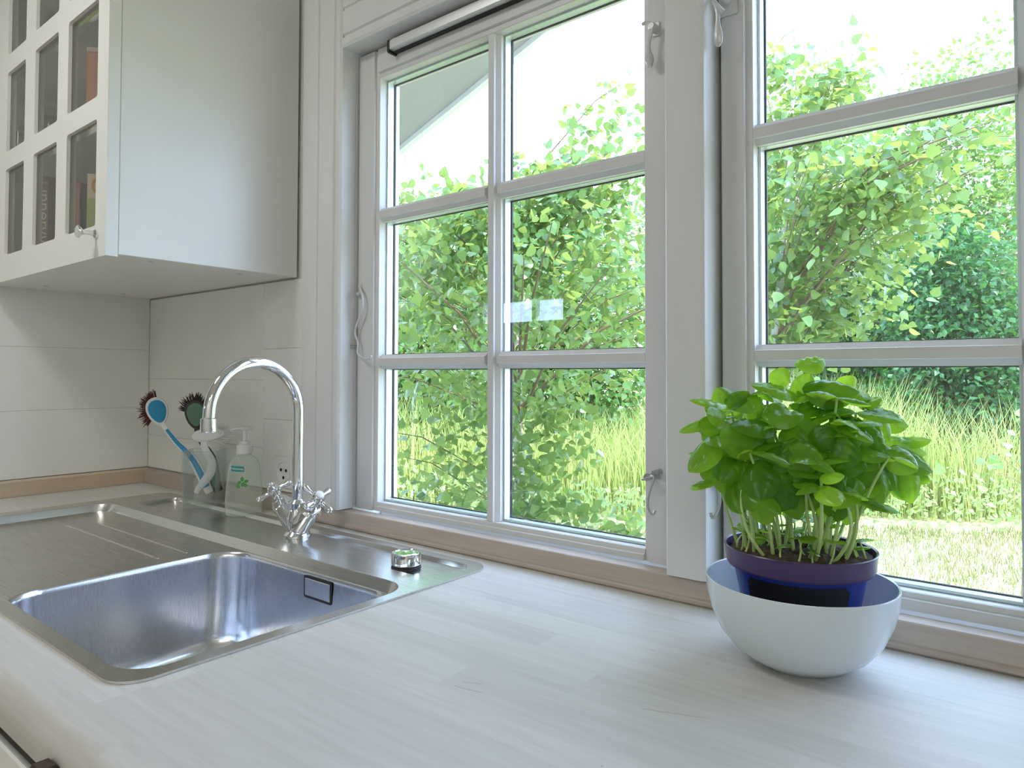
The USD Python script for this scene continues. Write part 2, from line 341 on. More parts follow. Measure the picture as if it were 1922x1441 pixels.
# ceiling lamps behind and to the right of the camera
def ceiling_lamp(x, y, label, k=1.0, R=0.29):
    t = thing('ceiling_lamp', label, 'ceiling lamp', (x, y, CEIL - 0.07))
    part(t, 'housing', lathe([(0.0, 0.0), (R + .01, 0.0), (R + .025, -0.012), (R + .025, -0.05), (R + .015, -0.052), (R + .01, -0.03), (0.0, -0.03)], (x, y, CEIL - 0.001), seg=40), M['white'])
    L = UsdLux.DiskLight.Define(stage, t.path + '/lamp_light')
    L.AddTranslateOp().Set(Gf.Vec3d(0, 0, 0.02)); L.CreateRadiusAttr(R); L.CreateIntensityAttr(LAMP_POWER * k); L.CreateColorAttr(Gf.Vec3f(0.985, 1.0, 0.975))
ceiling_lamp(0.70, -1.10, 'small round ceiling lamp nearest the wall cabinet', 1.45, 0.20)
ceiling_lamp(2.9, -2.3, 'round ceiling lamp near the right wall of the room', 0.85)
ceiling_lamp(2.3, -3.0, 'round ceiling lamp nearest the front wall', 0.75)

# ------------------------------------------------------------------ windows
t1 = thing('trim_1', 'white moulded casing on the left of the windows', 'window casing', (0.82, 0.015, 0.03), kind='structure')
part(t1, 'casing_board', prism([(0.768, 0.0335), (0.768, 0.004), (0.771, 0.001), (0.8225, 0.0), (0.8245, 0.003), (0.8275, 0.003), (0.8300, 0.0), (0.8760, 0.0), (0.8790, 0.004), (0.8830, 0.004), (0.8860, -0.002), (0.8990, -0.003), (0.9035, 0.001), (0.9045, 0.0335)], 0.0335, 1.12, 'z'), M['trim'], 25)
part(t1, 'jamb_liner', cbox(0.880, 0.9045, 0.034, 0.106, 0.0335, 0.952, 0), M['trim'])
t2 = thing('trim_2', 'white moulded casing across the top of the windows', 'window casing', (1.6, 0.015, 0.96), kind='structure')
part(t2, 'casing_board', prism([(0.0335, 0.957), (0.001, 0.958), (-0.003, 0.963), (-0.002, 0.976), (0.004, 0.979), (0.004, 0.983), (0.0, 0.986), (0.0, 1.032), (0.003, 1.035), (0.003, 1.038), (0.0, 1.04), (0.0, 1.118), (0.0335, 1.12)], 0.9046, 2.47, 'x'), M['trim'], 25)
t3 = thing('trim_3', 'white post between the two windows', 'window post', (1.637, 0.02, 0.03), kind='structure')
part(t3, 'post_board', cat(prism([(1.608, 0.04), (1.608, 0.003), (1.611, 0.0), (1.658, 0.0), (1.664, 0.0025), (1.6665, 0.008), (1.6665, 0.105), (1.606, 0.105), (1.606, 0.04)], 0.0335, 0.956, 'z')), M['trim'], 25)
t4 = thing('trim_4', 'white casing at the right of the right window', 'window casing', (2.43, 0.02, 0.03), kind='structure')
part(t4, 'casing_board', prism([(2.365, 0.105), (2.365, 0.0), (2.47, 0.0), (2.47, 0.0295), (2.398, 0.0295), (2.398, 0.105)], 0.0335, 0.956, 'z'), M['trim'], 25)
single('trim_5', 'brown oak moulding along the foot of the windows', 'sill moulding',
       prism([(0.033, 0.0005), (0.033, 0.0320), (0.0085, 0.0318), (0.0070, 0.0305), (0.0064, 0.028), (0.0058, 0.014), (0.004, 0.0095), (0.0005, 0.0085), (-0.0015, 0.0065), (-0.0015, 0.003), (0.0005, 0.0006)], 0.735, 2.60, 'x'), M['sill'], 25, base=(1.6, 0, 0), kind='structure')
single('trim_6', 'tan oak upstand along the foot of the left wall', 'upstand', prism([(0.0012, 0.0005), (0.0155, 0.0005), (0.0155, 0.036), (0.0012, 0.0405)], -0.64, 0.0285, 'y'), M['silly'], 25, base=(0, -0.3, 0), kind='structure')
single('trim_7', 'tan oak upstand behind the sink left of the windows', 'upstand', prism([(0.0285, 0.0005), (0.014, 0.0005), (0.014, 0.034), (0.0285, 0.0395)], 0.0160, 0.7345, 'x'), M['sill'], 25, base=(0.4, 0.02, 0), kind='structure')
single('trim_8', 'white outer window sill under both windows', 'outer sill', prism([(0.109, 0.0), (0.24, -0.04), (0.24, -0.025), (0.109, 0.02)], W0 - 0.05, W1 + 0.05, 'x'), M['fascia'], 25, base=(1.6, 0.2, 0), kind='structure')

SY0, SY1, GY = 0.040, 0.098, 0.060
def window(name, label, x0, x1, gl, gr, mx0, mx1, zb0, zb1, zt0, zt1, hz):
    """a casement of six panes: gl..gr the glazed width, mx the upright glazing bar, hz the level bars"""
    w = thing(name, label, 'window', ((x0 + x1) / 2, SY0, zb0), kind='structure')
    for a, b in ((x0, gl), (gr, x1)):
        e = 1 if a == x0 else -1
        inner = b if e == 1 else a
        pr = [(a, SY1), (a, SY0 + .002), (a + .002, SY0), (b - .002, SY0), (b, SY0 + .002), (b, SY1)]
        if e == 1: pr = [(a, SY1), (a, SY0 + .002), (a + .002, SY0), (b - .010, SY0), (b - .0085, SY0 + .005), (b - .001, SY0 + .0058), (b, SY0 + .0068), (b, SY1)]
        else: pr = [(a, SY1), (a, SY0 + .0068), (a + .001, SY0 + .0058), (a + .0085, SY0 + .005), (a + .010, SY0), (b - .002, SY0), (b, SY0 + .002), (b, SY1)]
        part(w, 'stile', prism(pr, zb0, zt1, 'z'), M['sash'], False)
    part(w, 'rail', prism([(SY1, zb0), (SY1, zb1 - .003), (SY0 + .0078, zb1), (SY0 + .0058, zb1 - .001), (SY0 + .005, zb1 - .0065), (SY0, zb1 - .008), (SY0, zb0 + .001)], gl, gr, 'x'), M['sash'], False)
    part(w, 'rail', prism([(SY0, zt1), (SY0, zt0 + .011), (SY0 + .005, zt0 + .0095), (SY0 + .0058, zt0 + .001), (SY0 + .0068, zt0), (SY1, zt0), (SY1, zt1)], gl, gr, 'x'), M['sash'], False)
    m = (mx0 + mx1) / 2; hw = (mx1 - mx0) / 2
    def bar(c, lo, hi, axis):
        p = [(c - hw, GY + .0045), (c - hw, GY - .0030), (c - hw + .0012, GY - .0040), (c - .0072, SY0 + .0100), (c - .0065, SY0 + .0062), (c + .0065, SY0 + .0062), (c + .0072, SY0 + .0100), (c + hw - .0012, GY - .0040), (c + hw, GY - .0030), (c + hw, GY + .0045)]
        p += [(c + .0055, GY + .0048), (c + .0055, SY1 - .012), (c - .0055, SY1 - .012), (c - .0055, GY + .0048)]
        if axis == 'z': return prism(p, lo, hi, 'z')
        return prism([(b, a) for a, b in p], lo, hi, 'x')
    part(w, 'muntin', bar(m, zb1, zt0, 'z'), M['sash'], False)
    for z0, z1 in hz:
        for a, b in ((gl, mx0), (mx1, gr)):
            part(w, 'muntin', bar((z0 + z1) / 2, a, b, 'x'), M['sash'], False)
    zs = [zb1] + [z for h in hz for z in h] + [zt0]
    for a, b in ((gl, mx0), (mx1, gr)):
        for k in range(0, 6, 2):
            p = part(w, 'pane', cbox(a, b, GY, GY + .004, zs[k], zs[k + 1], 0), M['pane'], False)
            s = .0035
            part(p, 'spacer_bar', cat(cbox(a + .0002, a + s, GY + .0045, GY + .02, zs[k], zs[k + 1], 0), cbox(b - s, b - .0002, GY + .0045, GY + .02, zs[k], zs[k + 1], 0),
                 cbox(a + s, b - s, GY + .0045, GY + .02, zs[k] + .0002, zs[k] + s, 0), cbox(a + s, b - s, GY + .0045, GY + .02, zs[k + 1] - s, zs[k + 1] - .0002, 0)), M['spacer'], False)
            part(p, 'gasket', cat(cbox(a + .0001, a + .0055, GY + .0205, GY + .024, zs[k], zs[k + 1], 0), cbox(a + .0055, b - .0001, GY + .0205, GY + .024, zs[k], zs[k] + .005, 0),
                 cbox(a + .0055, b, GY + .0205, GY + .024, zs[k + 1] - .005, zs[k + 1], 0)), M['ink'], False)
    return w
HZ = [(0.3160, 0.3385), (0.6097, 0.6322)]
win1 = window('window_1', 'left six-pane white casement window above the sink', 0.9065, 1.6035, 0.965, 1.5535, 1.2435, 1.2715, 0.0335, 0.051, 0.895, 0.951, HZ)
win2 = window('window_2', 'right white casement window behind the potted basil', 1.6715, 2.362, 1.7135, 2.312, 1.9965, 2.025, 0.0335, 0.055, 0.895, 0.951, HZ)

part(win2, 'weather_strip', cbox(1.6667, 1.6714, .056, .062, .0336, .950, 0), M['ink'], False)
# stays and catches (white painted or bare metal)
def wire(pts, r=0.0022, n=30): return tube(smooth_path(pts, n), r, 8)
q = lambda px, py, y: at(px, py, 'y', y)
p = part(win1, 'stay_hook', wire([q(674, 537, .036), q(679, 550, .030), q(681, 575, .030), q(673, 600, .030), q(667, 628, .030), q(672, 645, .030), q(671, 660, .028), q(682, 672, .026), q(693, 673, .026), q(697, 667, .026)], 0.0022, 44), M['latch'])
part(p, 'pivot_plate', cat(cbox(*(q(676, 548, .04)[0] + np.array([-.004, .006])), .0385, .0400, .455, .487, .0005), lathe([(.004, 0), (.004, .006), (.0025, .008), (0, .008)], q(676, 552, .0385), (0, -1, 0), 12)), M['latch'])
part(p, 'hook_pin', lathe([(.003, 0), (.003, .012), (.0045, .012), (.0045, .015), (0, .015)], q(670, 651, .04), (0, -1, 0), 12), M['zinc'])
def catch(w, px, py, y, scale, mat, knob_len):
    c = q(px, py, y); s = scale
    pl = part(w, 'window_catch', cat(cbox(c[0] - .005 * s, c[0] + .007 * s, y - .0028, y, c[2] - .010 * s, c[2] + .010 * s, .0008), lathe([(.006 * s, 0), (.006 * s, .010), (.0045 * s, .013), (0, .013)], (c[0], y - .0028, c[2]), (0, -1, 0), 14)), mat)
    pts = [(c[0] - .016 * s, y - .010, c[2] + .009 * s), (c[0] - .005 * s, y - .012, c[2] + .007 * s), (c[0], y - .013, c[2]), (c[0] - .003 * s, y - .014, c[2] - .02 * s), (c[0] - .004 * s, y - .014, c[2] - .035 * s), (c[0] - .003 * s, y - .013, c[2] - knob_len)]
    pth = smooth_path(pts, 26); tt = np.linspace(0, 1, 26)
    part(pl, 'catch_lever', tube(pth, .0025 * s + .0042 * s * np.exp(-((tt - .86) / .11) ** 2), 10), mat)
catch(win1, 1231, 56, SY0, 1.0, M['latch'], .058)
pl = part(win1, 'stay_bracket', cat(cbox(*(q(1231, 885, SY0)[0] + np.array([-.006, .009])), SY0 - .003, SY0, q(1231, 897, SY0)[2] - .001, q(1231, 885, SY0)[2] + .001, .0008),
     lathe([(.004, 0), (.004, .016), (.0055, .016), (.0055, .019), (0, .019)], q(1226, 893, SY0), (0, -1, 0), 12), lathe([(.0035, 0), (.0035, .014), (0, .014)], q(1240, 884, SY0), (0, -1, 0), 12)), M['zinc'])
part(pl, 'stay_hook', wire([q(1205, 900, .022), q(1214, 897, .022), q(1226, 894, .022), q(1222, 915, .020), q(1216, 940, .020), q(1217, 955, .020), q(1224, 965, .020), q(1230, 958, .022)], .0019), M['zinc'])
# drop handle on the right window and its stay
c = q(1350, 20, SY0)
pl = part(win2, 'window_catch', cat(cbox(c[0] - .0, c[0] + .026, SY0 - .003, SY0, c[2] - .012, c[2] + .02, .0008), lathe([(.006, 0), (.006, .018), (0, .02)], (c[0] + .012, SY0 - .002, c[2] + .008), (0, -1, 0), 14)), M['latch'])
part(pl, 'drop_handle', tube(smooth_path([q(1338, 2, .012), q(1344, 14, .010), q(1347, 30, .010), q(1347, 50, .010), q(1348, 70, .010), q(1348, 88, .012)], 24), np.interp(np.linspace(0, 1, 24), [0, .3, .5, .8, .93, 1], [.003, .0028, .0035, .0065, .006, .002]), 12, (0.6, (0, 1, 0))), M['latch'])
part(pl, 'thumb_piece', tube(smooth_path([q(1341, 4, .01), q(1349, 14, .006), q(1357, 22, .01)], 10), .0032, 8), M['latch'])
c = q(1352, 905, SY0)
pl = part(win2, 'stay_bracket', cat(cbox(c[0] - .002, c[0] + .018, SY0 - .003, SY0, c[2] - .012, c[2] + .012, .0008), lathe([(.004, 0), (.004, .02), (.0055, .02), (.0055, .023), (0, .023)], (c[0] + .008, SY0, c[2]), (0, -1, 0), 12)), M['zinc'])
part(pl, 'stay_hook', wire([q(1330, 893, .0), q(1334, 911, -.004), q(1343, 905, .0), q(1349, 920, .004), q(1351, 945, .006), q(1345, 962, .004), q(1338, 972, .002), q(1334, 962, .002)], .0019), M['zinc'])

# aluminium vent along the head of the left window
va = thing('air_vent', 'aluminium slot vent along the top of the left window', 'air vent', (1.3, 0.02, 0.93))
part(va, 'vent_profile', prism([(0.0395, .9275), (0.0395, .951), (0.027, .951), (0.0205, .946), (0.0195, .941), (0.0195, .929), (0.0215, .9272)], 1.022, 1.56, 'x'), M['alu'], 25)
part(va, 'vent_slot', prism([(0.0395, .9255), (0.0395, .9272), (0.0300, .9270), (0.0300, .9255)], 1.022, 1.56, 'x'), M['black'], 25)
part(va, 'end_cap', prism([(0.0395, .9225), (0.0395, .9515), (0.027, .9515), (0.0195, .9465), (0.0185, .941), (0.0185, .926), (0.0205, .9225)], 1.0165, 1.0218, 'x'), M['black'], 25)

# wall socket
so = thing('wall_socket', 'white wall socket with three holes behind the tap', 'socket', (0.675, 0.027, 0.085))
part(so, 'cover_plate', cbox(0.642, 0.7125, 0.0235, 0.0289, 0.0505, 0.121, 0.002), M['white'])
part(so, 'socket_well', lathe([(.026, 0), (.026, .0028), (.0235, .003), (.022, -.001), (0, -.001)], (0.677, 0.0238, 0.0845), (0, -1, 0), 32), M['white'])
for dx, dz in ((-.0098, .006), (.0098, .0055), (0, -.0105)):
    part(so, 'pin_hole', lathe([(.0034, 0), (.0034, .0012), (0, .0012)], (0.677 + dx, 0.0233, 0.0845 + dz), (0, -1, 0), 14), M['ink'])

# ================================================================== WORKTOP
NOSE, YB, XW = -0.645, 0.0335, 3.44
SX0, SX1, SYF, SYB = 0.238, 1.327, -0.578, -0.028
cut = Polygon(rrect(SX0 + .012, SX1 - .012, SYF + .012, SYB - .012, .03))
wt = thing('worktop', 'whitewashed oak butcher-block worktop under the windows', 'worktop', (1.5, -0.3, -0.04))
part(wt, 'core_board', prism(sbox(0.004, NOSE + .03, XW, YB).difference(cut), -0.0385, -0.0062, 'z'), M['core'], False)
rows = np.linspace(NOSE + .045, YB, 15)
for k in range(len(rows) - 1):
    x = 0.002 + rng.uniform(-.4, 0)
    while x < XW:
        L = rng.uniform(.28, .62); a, b = max(x, 0.002), min(x + L, XW); x += L
        if b - a < .02: continue
        g = sbox(a, rows[k], b, rows[k + 1]).difference(cut)
        for piece in getattr(g, 'geoms', [g]):
            if piece.area > 1e-5: part(wt, 'stave', prism(piece, -0.006, 0.0, 'z'), M['stave'], False)
x = 0.002; prof = [(NOSE + .045, -0.006), (NOSE + .045, 0.0), (NOSE + .022, -.0005), (NOSE + .012, -.003), (NOSE + .005, -.008), (NOSE + .001, -.0145), (NOSE, -.021), (NOSE, -.036), (NOSE + .0025, -.0395), (NOSE + .029, -.0395), (NOSE + .029, -0.006)]
while x < XW:
    L = rng.uniform(.5, .8); b = min(x + L, XW)
    part(wt, 'front_stave', prism(prof, x, b, 'x'), M['stave'], 40); x += L

for pts, w_ in (([(852, 1287), (905, 1300)], .0006), ([(868, 1279), (905, 1284)], .0004), ([(1326, 1244), (1331, 1246)], .0016), ([(1221, 1218), (1231, 1221)], .0009), ([(1128, 1436), (1132, 1438)], .0012), ([(1205, 1330), (1330, 1348)], .0003)):
    a, b = (at(*p_, 'z', 0.0)[:2] for p_ in pts); d_ = (b - a) / np.linalg.norm(b - a); n_ = np.array([-d_[1], d_[0]]) * w_ / 2
    part(wt, 'worn_mark', prism([a - n_, b - n_, b + n_, a + n_], 0.00005, 0.00015, 'z'), M['core'], False)
# base cabinet
bc = thing('base_cabinet', 'white base cabinet under the worktop', 'cabinet', (1.5, -0.3, FL))
part(bc, 'carcass', cat(cbox(0.004, XW, -.60, 0.03, FL + .1, FL + .12, 0), cbox(0.004, XW, 0.01, 0.03, FL + .12, -.0402, 0), cbox(0.004, .022, -.6, .01, FL + .12, -.0402, 0), cbox(XW - .018, XW, -.6, .01, FL + .12, -.0402, 0), cbox(.02, XW, -.56, -.54, FL, FL + .1, 0)), M['cab'], False)
part(bc, 'apron_rail', cbox(0.004, XW, -.640, -.60, -.0505, -.0405, .0008), M['dark'])
xs = [0.006, 0.60, 1.20, 1.80, 2.40, 3.43]
for a, b in zip(xs, xs[1:]):
    part(bc, 'drawer_front', cbox(a + .001, b - .001, -.642, -.6205, -.235, -.0565, .002), M['cab'])
    part(bc, 'door', cbox(a + .001, b - .001, -.642, -.6205, FL + .105, -.238, .002), M['cab'])
c = at(80, 1436, 'y', -0.655)
part(bc, 'edge_knob', cat(cbox(c[0] - .012, c[0] + .010, -.662, -.6452, -.058, c[2], .003)), M['brown'], label='dark brown wooden catch at the worktop edge')

# ================================================================== SINK
sk = thing('sink', 'brushed steel inset sink with bowl and drainer', 'sink', (0.78, -0.3, 0))
A_led = (0.335, 1.302, -0.141, -0.047)          # tap ledge recess
A_main = (0.283, 1.309, -0.560, -0.182)         # drainer and bowl recess
outer = Polygon(rrect(SX0, SX1, SYF, SYB, .035, 8))
rim = outer.difference(Polygon(rrect(*A_led[:2], *A_led[2:], .018, 6))).difference(Polygon(rrect(*A_main[:2], *A_main[2:], .045, 6)))
part(sk, 'rim', prism(rim, 0.0002, 0.0030, 'z'), M['steel'], 25)
def pan(a, r, z, slope=.007, hole=None):
    x0, x1, y0, y1 = a
    rings = [ring(rrect(x0, x1, y0, y1, r, 6), .0030), ring(rrect(x0 + .001, x1 - .001, y0 + .001, y1 - .001, r, 6), .0022), ring(rrect(x0 + slope, x1 - slope, y0 + slope, y1 - slope, max(r - slope, .004), 6), z)]
    return rings
r_ = pan(A_led, .018, -.0045, .004)
part(sk, 'tap_ledge', flip(loft(r_[::-1], False, False)) if False else loft(r_, False, True), M['steel'], 40)
r_ = pan(A_main, .045, -.0125, .0085)
part(sk, 'recess_wall', loft(r_, False, False), M['steel'], 40)
BX = (0.856, 1.2995, -0.5505, -0.1915)
inner = Polygon(r_[-1][:, :2]); bowlhole = Polygon(rrect(*BX, .055, 10))
part(sk, 'drainer', prism(inner.difference(bowlhole), -.0140, -.0125, 'z'), M['steeld'], 25)
bz = [(0, -.0125), (.0012, -.0133), (.003, -.0165), (.004, -.022), (.010, -.150), (.014, -.168), (.024, -.178), (.05, -.182)]
part(sk, 'bowl', loft([ring(rrect(BX[0] + o, BX[1] - o, BX[2] + o, BX[3] - o, .055, 10), z) for o, z in bz], False, True), M['steelz'], 60)
part(sk, 'waste_strainer', lathe([(.042, .0008), (.045, .002), (.040, .003), (.03, -.002), (0, -.002)], (1.1, -.38, -.1815)), M['chrome'])
ov = part(sk, 'overflow_cover', oriented(cbox(-.032, .032, -.0135, .0135, 0, .002, .0008), (1.111, -.1968, -.036), (1, 0, 0), (0, 0, 1), (0, -1, 0)), M['steelz'])
fr = Polygon(rrect(-.036, .036, -.0175, .0175, .004, 4)).difference(Polygon(rrect(-.032, .032, -.0135, .0135, .003, 4)))
part(ov, 'overflow_gap', oriented(prism(fr, 0, .0008, 'z'), (1.111, -.1968, -.036), (1, 0, 0), (0, 0, 1), (0, -1, 0)), M['ink'], False)
for y in (-.262, -.311):
    part(sk, 'drainer_rib', tube([(.40, y, -.0138), (.43, y, -.0122), (.80, y, -.0122), (.82, y, -.0138)], .0022, 8), M['steeld'])

# pop-up waste knob
kn = thing('waste_knob', 'round chrome waste knob on the sink ledge', 'knob', (1.212, -.104, 0))
part(kn, 'base_ring', lathe([(.0235, -.0043), (.0235, -.001), (.021, .001), (.021, .003)], (1.212, -.104, 0)), M['ink'])
part(kn, 'knob_body', lathe([(.0225, .0018), (.0235, .0035), (.0235, .0185), (.0225, .0205), (.0195, .0212), (.0185, .0200), (0, .0196)], (1.212, -.104, 0), seg=48), M['chrome'])

# ================================================================== TAP
FX, FY = 0.893, -0.087
tp = thing('tap', 'chrome swan-neck mixer tap with cross handles', 'tap', (FX, FY, 0))
part(tp, 'base_flange', lathe([(.0255, -.0042), (.0255, .001), (.0225, .005), (.019, .009), (0, .009)], (FX, FY, 0)), M['chrome'])
SPL = [(FX, FY, z) for z in (.045, .10, .16, .20, .232)]
R_ = .091
arch = [(FX + .013 * (1 - math.cos(t)) / 2, FY - R_ * (1 - math.cos(t)), .232 + R_ * math.sin(t)) for t in np.linspace(0, math.pi, 26)[1:]]
end = [(FX + .0132, FY - 2 * R_ - .001, .222), (FX + .0132, FY - 2 * R_ - .001, .214)]
HUB = []
bodym = [lathe([(.020, .004), (.0205, .02), (.019, .034), (.0165, .045), (.0145, .052), (0, .052)], (FX, FY, 0))]
for s in (-1, 1):
    a = np.array([FX + s * .004, FY, .010]); b = np.array([FX + s * .052, FY - .004, .058])
    ax = (b - a) / np.linalg.norm(b - a); HUB.append((b, ax, s)); L = np.linalg.norm(b - a)
    bodym.append(lathe([(.017, 0), (.0185, .012), (.0185, L - .02), (.020, L - .018), (.020, L - .008), (.0165, L - .004), (.0165, L), (0, L)], a, ax))
part(tp, 'valve_body', cat(*bodym), M['chrome'])
part(tp, 'spout_collar', lathe([(.0165, .048), (.0170, .052), (.0170, .060), (.0140, .064), (.0125, .066), (0, .066)], (FX, FY, 0)), M['chrome'])
part(tp, 'spout', tube(SPL + arch + end, .0108, 20), M['chrome'], True)
part(tp, 'aerator', lathe([(.0106, .012), (.0132, .010), (.0136, -.010), (.0125, -.0125), (.010, -.0125), (.0095, -.008), (0, -.008)], (FX + .0132, FY - 2 * R_ - .001, .2165)), M['chrome'])
for b, ax, s in HUB:
    h = part(tp, 'cross_handle', lathe([(.0125, 0), (.0115, .006), (.0085, .010), (.0085, .016), (.0125, .019), (.0135, .024), (.0125, .030), (.0105, .034), (.0085, .036), (0, .0365)], b, ax, 24), M['chrome'])
    u = np.cross(ax, [0, 1.0, 0]); u /= np.linalg.norm(u); w_ = np.cross(ax, u); c = b + ax * .0245
    for k in range(4):
        th = math.radians(22 + 90 * k) if s > 0 else math.radians(50 + 90 * k)
        d = math.cos(th) * u + math.sin(th) * w_
        pts = [c + d * r for r in (.008, .014, .022, .029, .0335, .0365)]
        part(h, 'spoke', tube(pts, [.0048, .0042, .0046, .0064, .0062, .0030], 12), M['chrome'], True)
    part(h, 'index_cap', lathe([(.0082, .0362), (.0075, .0385), (.004, .040), (0, .0402)], b, ax, 20), M['white'], label='white cap of the cross handle')

# ================================================================== WALL CABINET
CX1, CY0, CZ0, CZ1 = 0.7145, -0.3405, 0.5150, 1.30
wc = thing('wall_cabinet', 'white wall cabinet with a glazed door', 'cabinet', (0.4, -0.17, CZ0))
part(wc, 'side_panel', cbox(CX1 - .016, CX1, CY0, 0.0275, CZ0, CZ1, .001), M['cab'])
part(wc, 'side_panel', cbox(0.002, 0.018, CY0, 0.0275, CZ0, CZ1, .001), M['cab'])
part(wc, 'bottom_panel', cbox(0.018, CX1 - .016, CY0 + .001, 0.0275, CZ0 + .0004, CZ0 + .017, .0008), M['cab'])
part(wc, 'top_panel', cbox(0.018, CX1 - .016, CY0 + .001, 0.0275, CZ1 - .018, CZ1, .0008), M['cab'])
part(wc, 'back_panel', cbox(0.018, CX1 - .016, 0.0215, 0.0275, CZ0 + .017, CZ1 - .018, 0), M['cab'], False)
for z in (0.776, 0.998):
    part(wc, 'shelf', cbox(0.0185, CX1 - .0165, CY0 + .02, 0.021, z, z + .016, .0008), M['cab'])
for px, py in ((284, 491), (449, 514), (86, 537), (233, 552)):
    c = at(px, py, 'z', CZ0)
    part(wc, 'screw_cap', lathe([(.0055, 0), (.0055, .0008), (.003, .0014), (0, .0014)], (c[0], c[1], CZ0 + .0003), (0, 0, -1), 14), M['alu'], label='small grey screw cap')
DX0, DX1, DZ0, DZ1, DY0, DY1 = 0.106, 0.7150, 0.5105, 1.262, -0.362, -0.3415
cols = [(0.1595, 0.2795), (0.3400, 0.4710), (0.5245, 0.6680)]
rws = [(0.5690, 0.7635), (0.8045, 0.9850), (1.0265, 1.2070)]
hol = [rrect(a, b, c_, d_, .006, 5) for a, b in cols for c_, d_ in rws]
leafpoly = Polygon([(DX0, DZ0), (DX1, DZ0), (DX1, DZ1), (DX0, DZ1)], hol)
hol2 = [rrect(a - .010, b + .010, c_ - .010, d_ + .010, .004, 4) for a, b in cols for c_, d_ in rws]
backpoly = Polygon([(DX0, DZ0), (DX1, DZ0), (DX1, DZ1), (DX0, DZ1)], hol2)
dr = part(wc, 'door', cat(prism(leafpoly, DY0, -.3555, 'y'), prism(backpoly, -.3555, DY1, 'y')), M['cab'], 25)
bev = [rrect(a - .004, b + .004, c_ - .004, d_ + .004, .008, 5) for a, b in cols for c_, d_ in rws]
for a, b in cols:
    for c_, d_ in rws:
        part(dr, 'pane', cbox(a - .0005, b + .0005, -.3554, -.3524, c_ - .0005, d_ + .0005, 0), M['cpane'], False)
part(wc, 'end_strip', cbox(0.0185, 0.1045, -.3600, -.3415, DZ0, DZ1, .001), M['cab'])
kx, kz = 0.674, 0.553
part(dr, 'door_knob', lathe([(.0085, 0), (.0085, .003), (.0045, .006), (.0038, .016), (.0055, .023), (.0105, .0265), (.0120, .029), (.0105, .0315), (.003, .0325), (0, .0325)], (kx, DY0, kz), (0, -1, 0), 28), M['chrome'], label='chrome flared door knob')

# what stands in the cabinet
def upright(name, label, catg, px0, px1, pytop, thick, col, zb, group=None, yfront=-.325, lean=0.0):
    """a book or carton standing askew: its face, turned towards the room, spans px0..px1"""
    nn = np.array([.8, -.6, 0]); e = np.array([.6, .8, 0]); P0 = at(px0, pytop, 'y', yfront)
    d = at(px1, pytop, 'y', yfront) - CAM; P1 = CAM + d * ((nn @ (P0 - CAM)) / (nn @ d)); w = (P1 - P0) @ e; h = (P0[2] + P1[2]) / 2 - zb
    o = np.array([P0[0], P0[1], zb + .0003])
    t = thing(name, label, catg, o, group); m = plain('print_' + t.path.split('/')[-1], col, 0.45)
    put = lambda b: oriented(b, o, e, nn, (0, 0, 1)) if False else trimesh.Trimesh(o + np.array(b.vertices) @ np.array([e, -nn, [0, 0, 1.]]), np.array(b.faces), process=False)
    if name == 'book':
        part(t, 'cover', put(cbox(0, w, 0, .0025, 0, h, .0004)), m); part(t, 'cover', put(cbox(0, w, thick - .0025, thick, 0, h, .0004)), m)
        part(t, 'spine', put(cbox(0, .0025, .0025, thick - .0025, 0, h, .0004)), m)
        part(t, 'page_block', put(cbox(.0026, w - .003, .0026, thick - .0026, .002, h - .003, 0)), M['white'], False)
    else:
        part(t, 'carton', put(cbox(0, w, 0, thick, 0, h, .0006)), m)
    return t, o, e, nn, w, h, put
ZB, ZM = CZ0 + .0172, 0.7921
def lettering(t, text, h, origin, ex, ey, mat, bold=False, name='lettering', width=None):
    m = meshkit.text_mesh(text, h, .0004, bold); ex = np.asarray(ex, float); ey = np.asarray(ey, float); v = np.array(m.vertices)
    if width: v[:, 0] *= width / v[:, 0].max()
    part(t, name, trimesh.Trimesh(np.asarray(origin) + v @ np.array([ex, ey, np.cross(ex, ey)]), m.faces, process=False), mat, False)
M['print_white'] = plain('print_white', (0.80, 0.76, 0.72), 0.5)
M['print_orange'] = plain('print_orange', (0.62, 0.20, 0.05), 0.5)
BG = 'books and packets on the bottom shelf'
t, o, e, nn, w, h, put = upright('book', 'brown-red book with pale upright lettering on its cover', 'book', 66, 92, 330, .024, (0.30, 0.13, 0.085), ZB, BG)
lettering(t, 'Linneryv', .021, o + e * (w * .30) + nn * .0003 + [0, 0, h * .95], (0, 0, -1), e, M['print_white'], width=h * .66)
upright('book', 'dark red book standing right of the lettered one', 'book', 91, 108, 333, .022, (0.17, 0.05, 0.045), ZB, BG, -.318)
upright('book', 'slate grey book at the right edge of the middle pane', 'book', 101, 118, 352, .016, (0.10, 0.10, 0.115), ZB, BG, -.29)
upright('book', 'orange-brown book at the left of the right-hand pane', 'book', 122, 150, 338, .024, (0.34, 0.12, 0.06), ZB, BG)
upright('book', 'dark brown book beside the cream and green carton', 'book', 147, 172, 345, .024, (0.085, 0.065, 0.05), ZB, BG, -.30)
t, o, e, nn, w, h, put = upright('carton', 'cream and green carton marked with an orange ring', 'packet', 164, 196, 327, .05, (0.66, 0.52, 0.34), ZB, BG, -.33)
part(t, 'green_panel', put(cbox(.001, w - .001, -.0004, .0, .002, h * .70, 0)), plain('carton_green', (0.38, 0.43, 0.11), .5), False)
lettering(t, 'O', .030, o + e * .005 + nn * .0004 + [0, 0, h * .765], e, (0, 0, 1), M['print_orange'], True)
t, o, e, nn, w, h, put = upright('carton', 'orange carton with a pinkish top on the middle shelf', 'packet', 163, 196, 100, .05, (0.50, 0.15, 0.04), ZM, None, -.33)
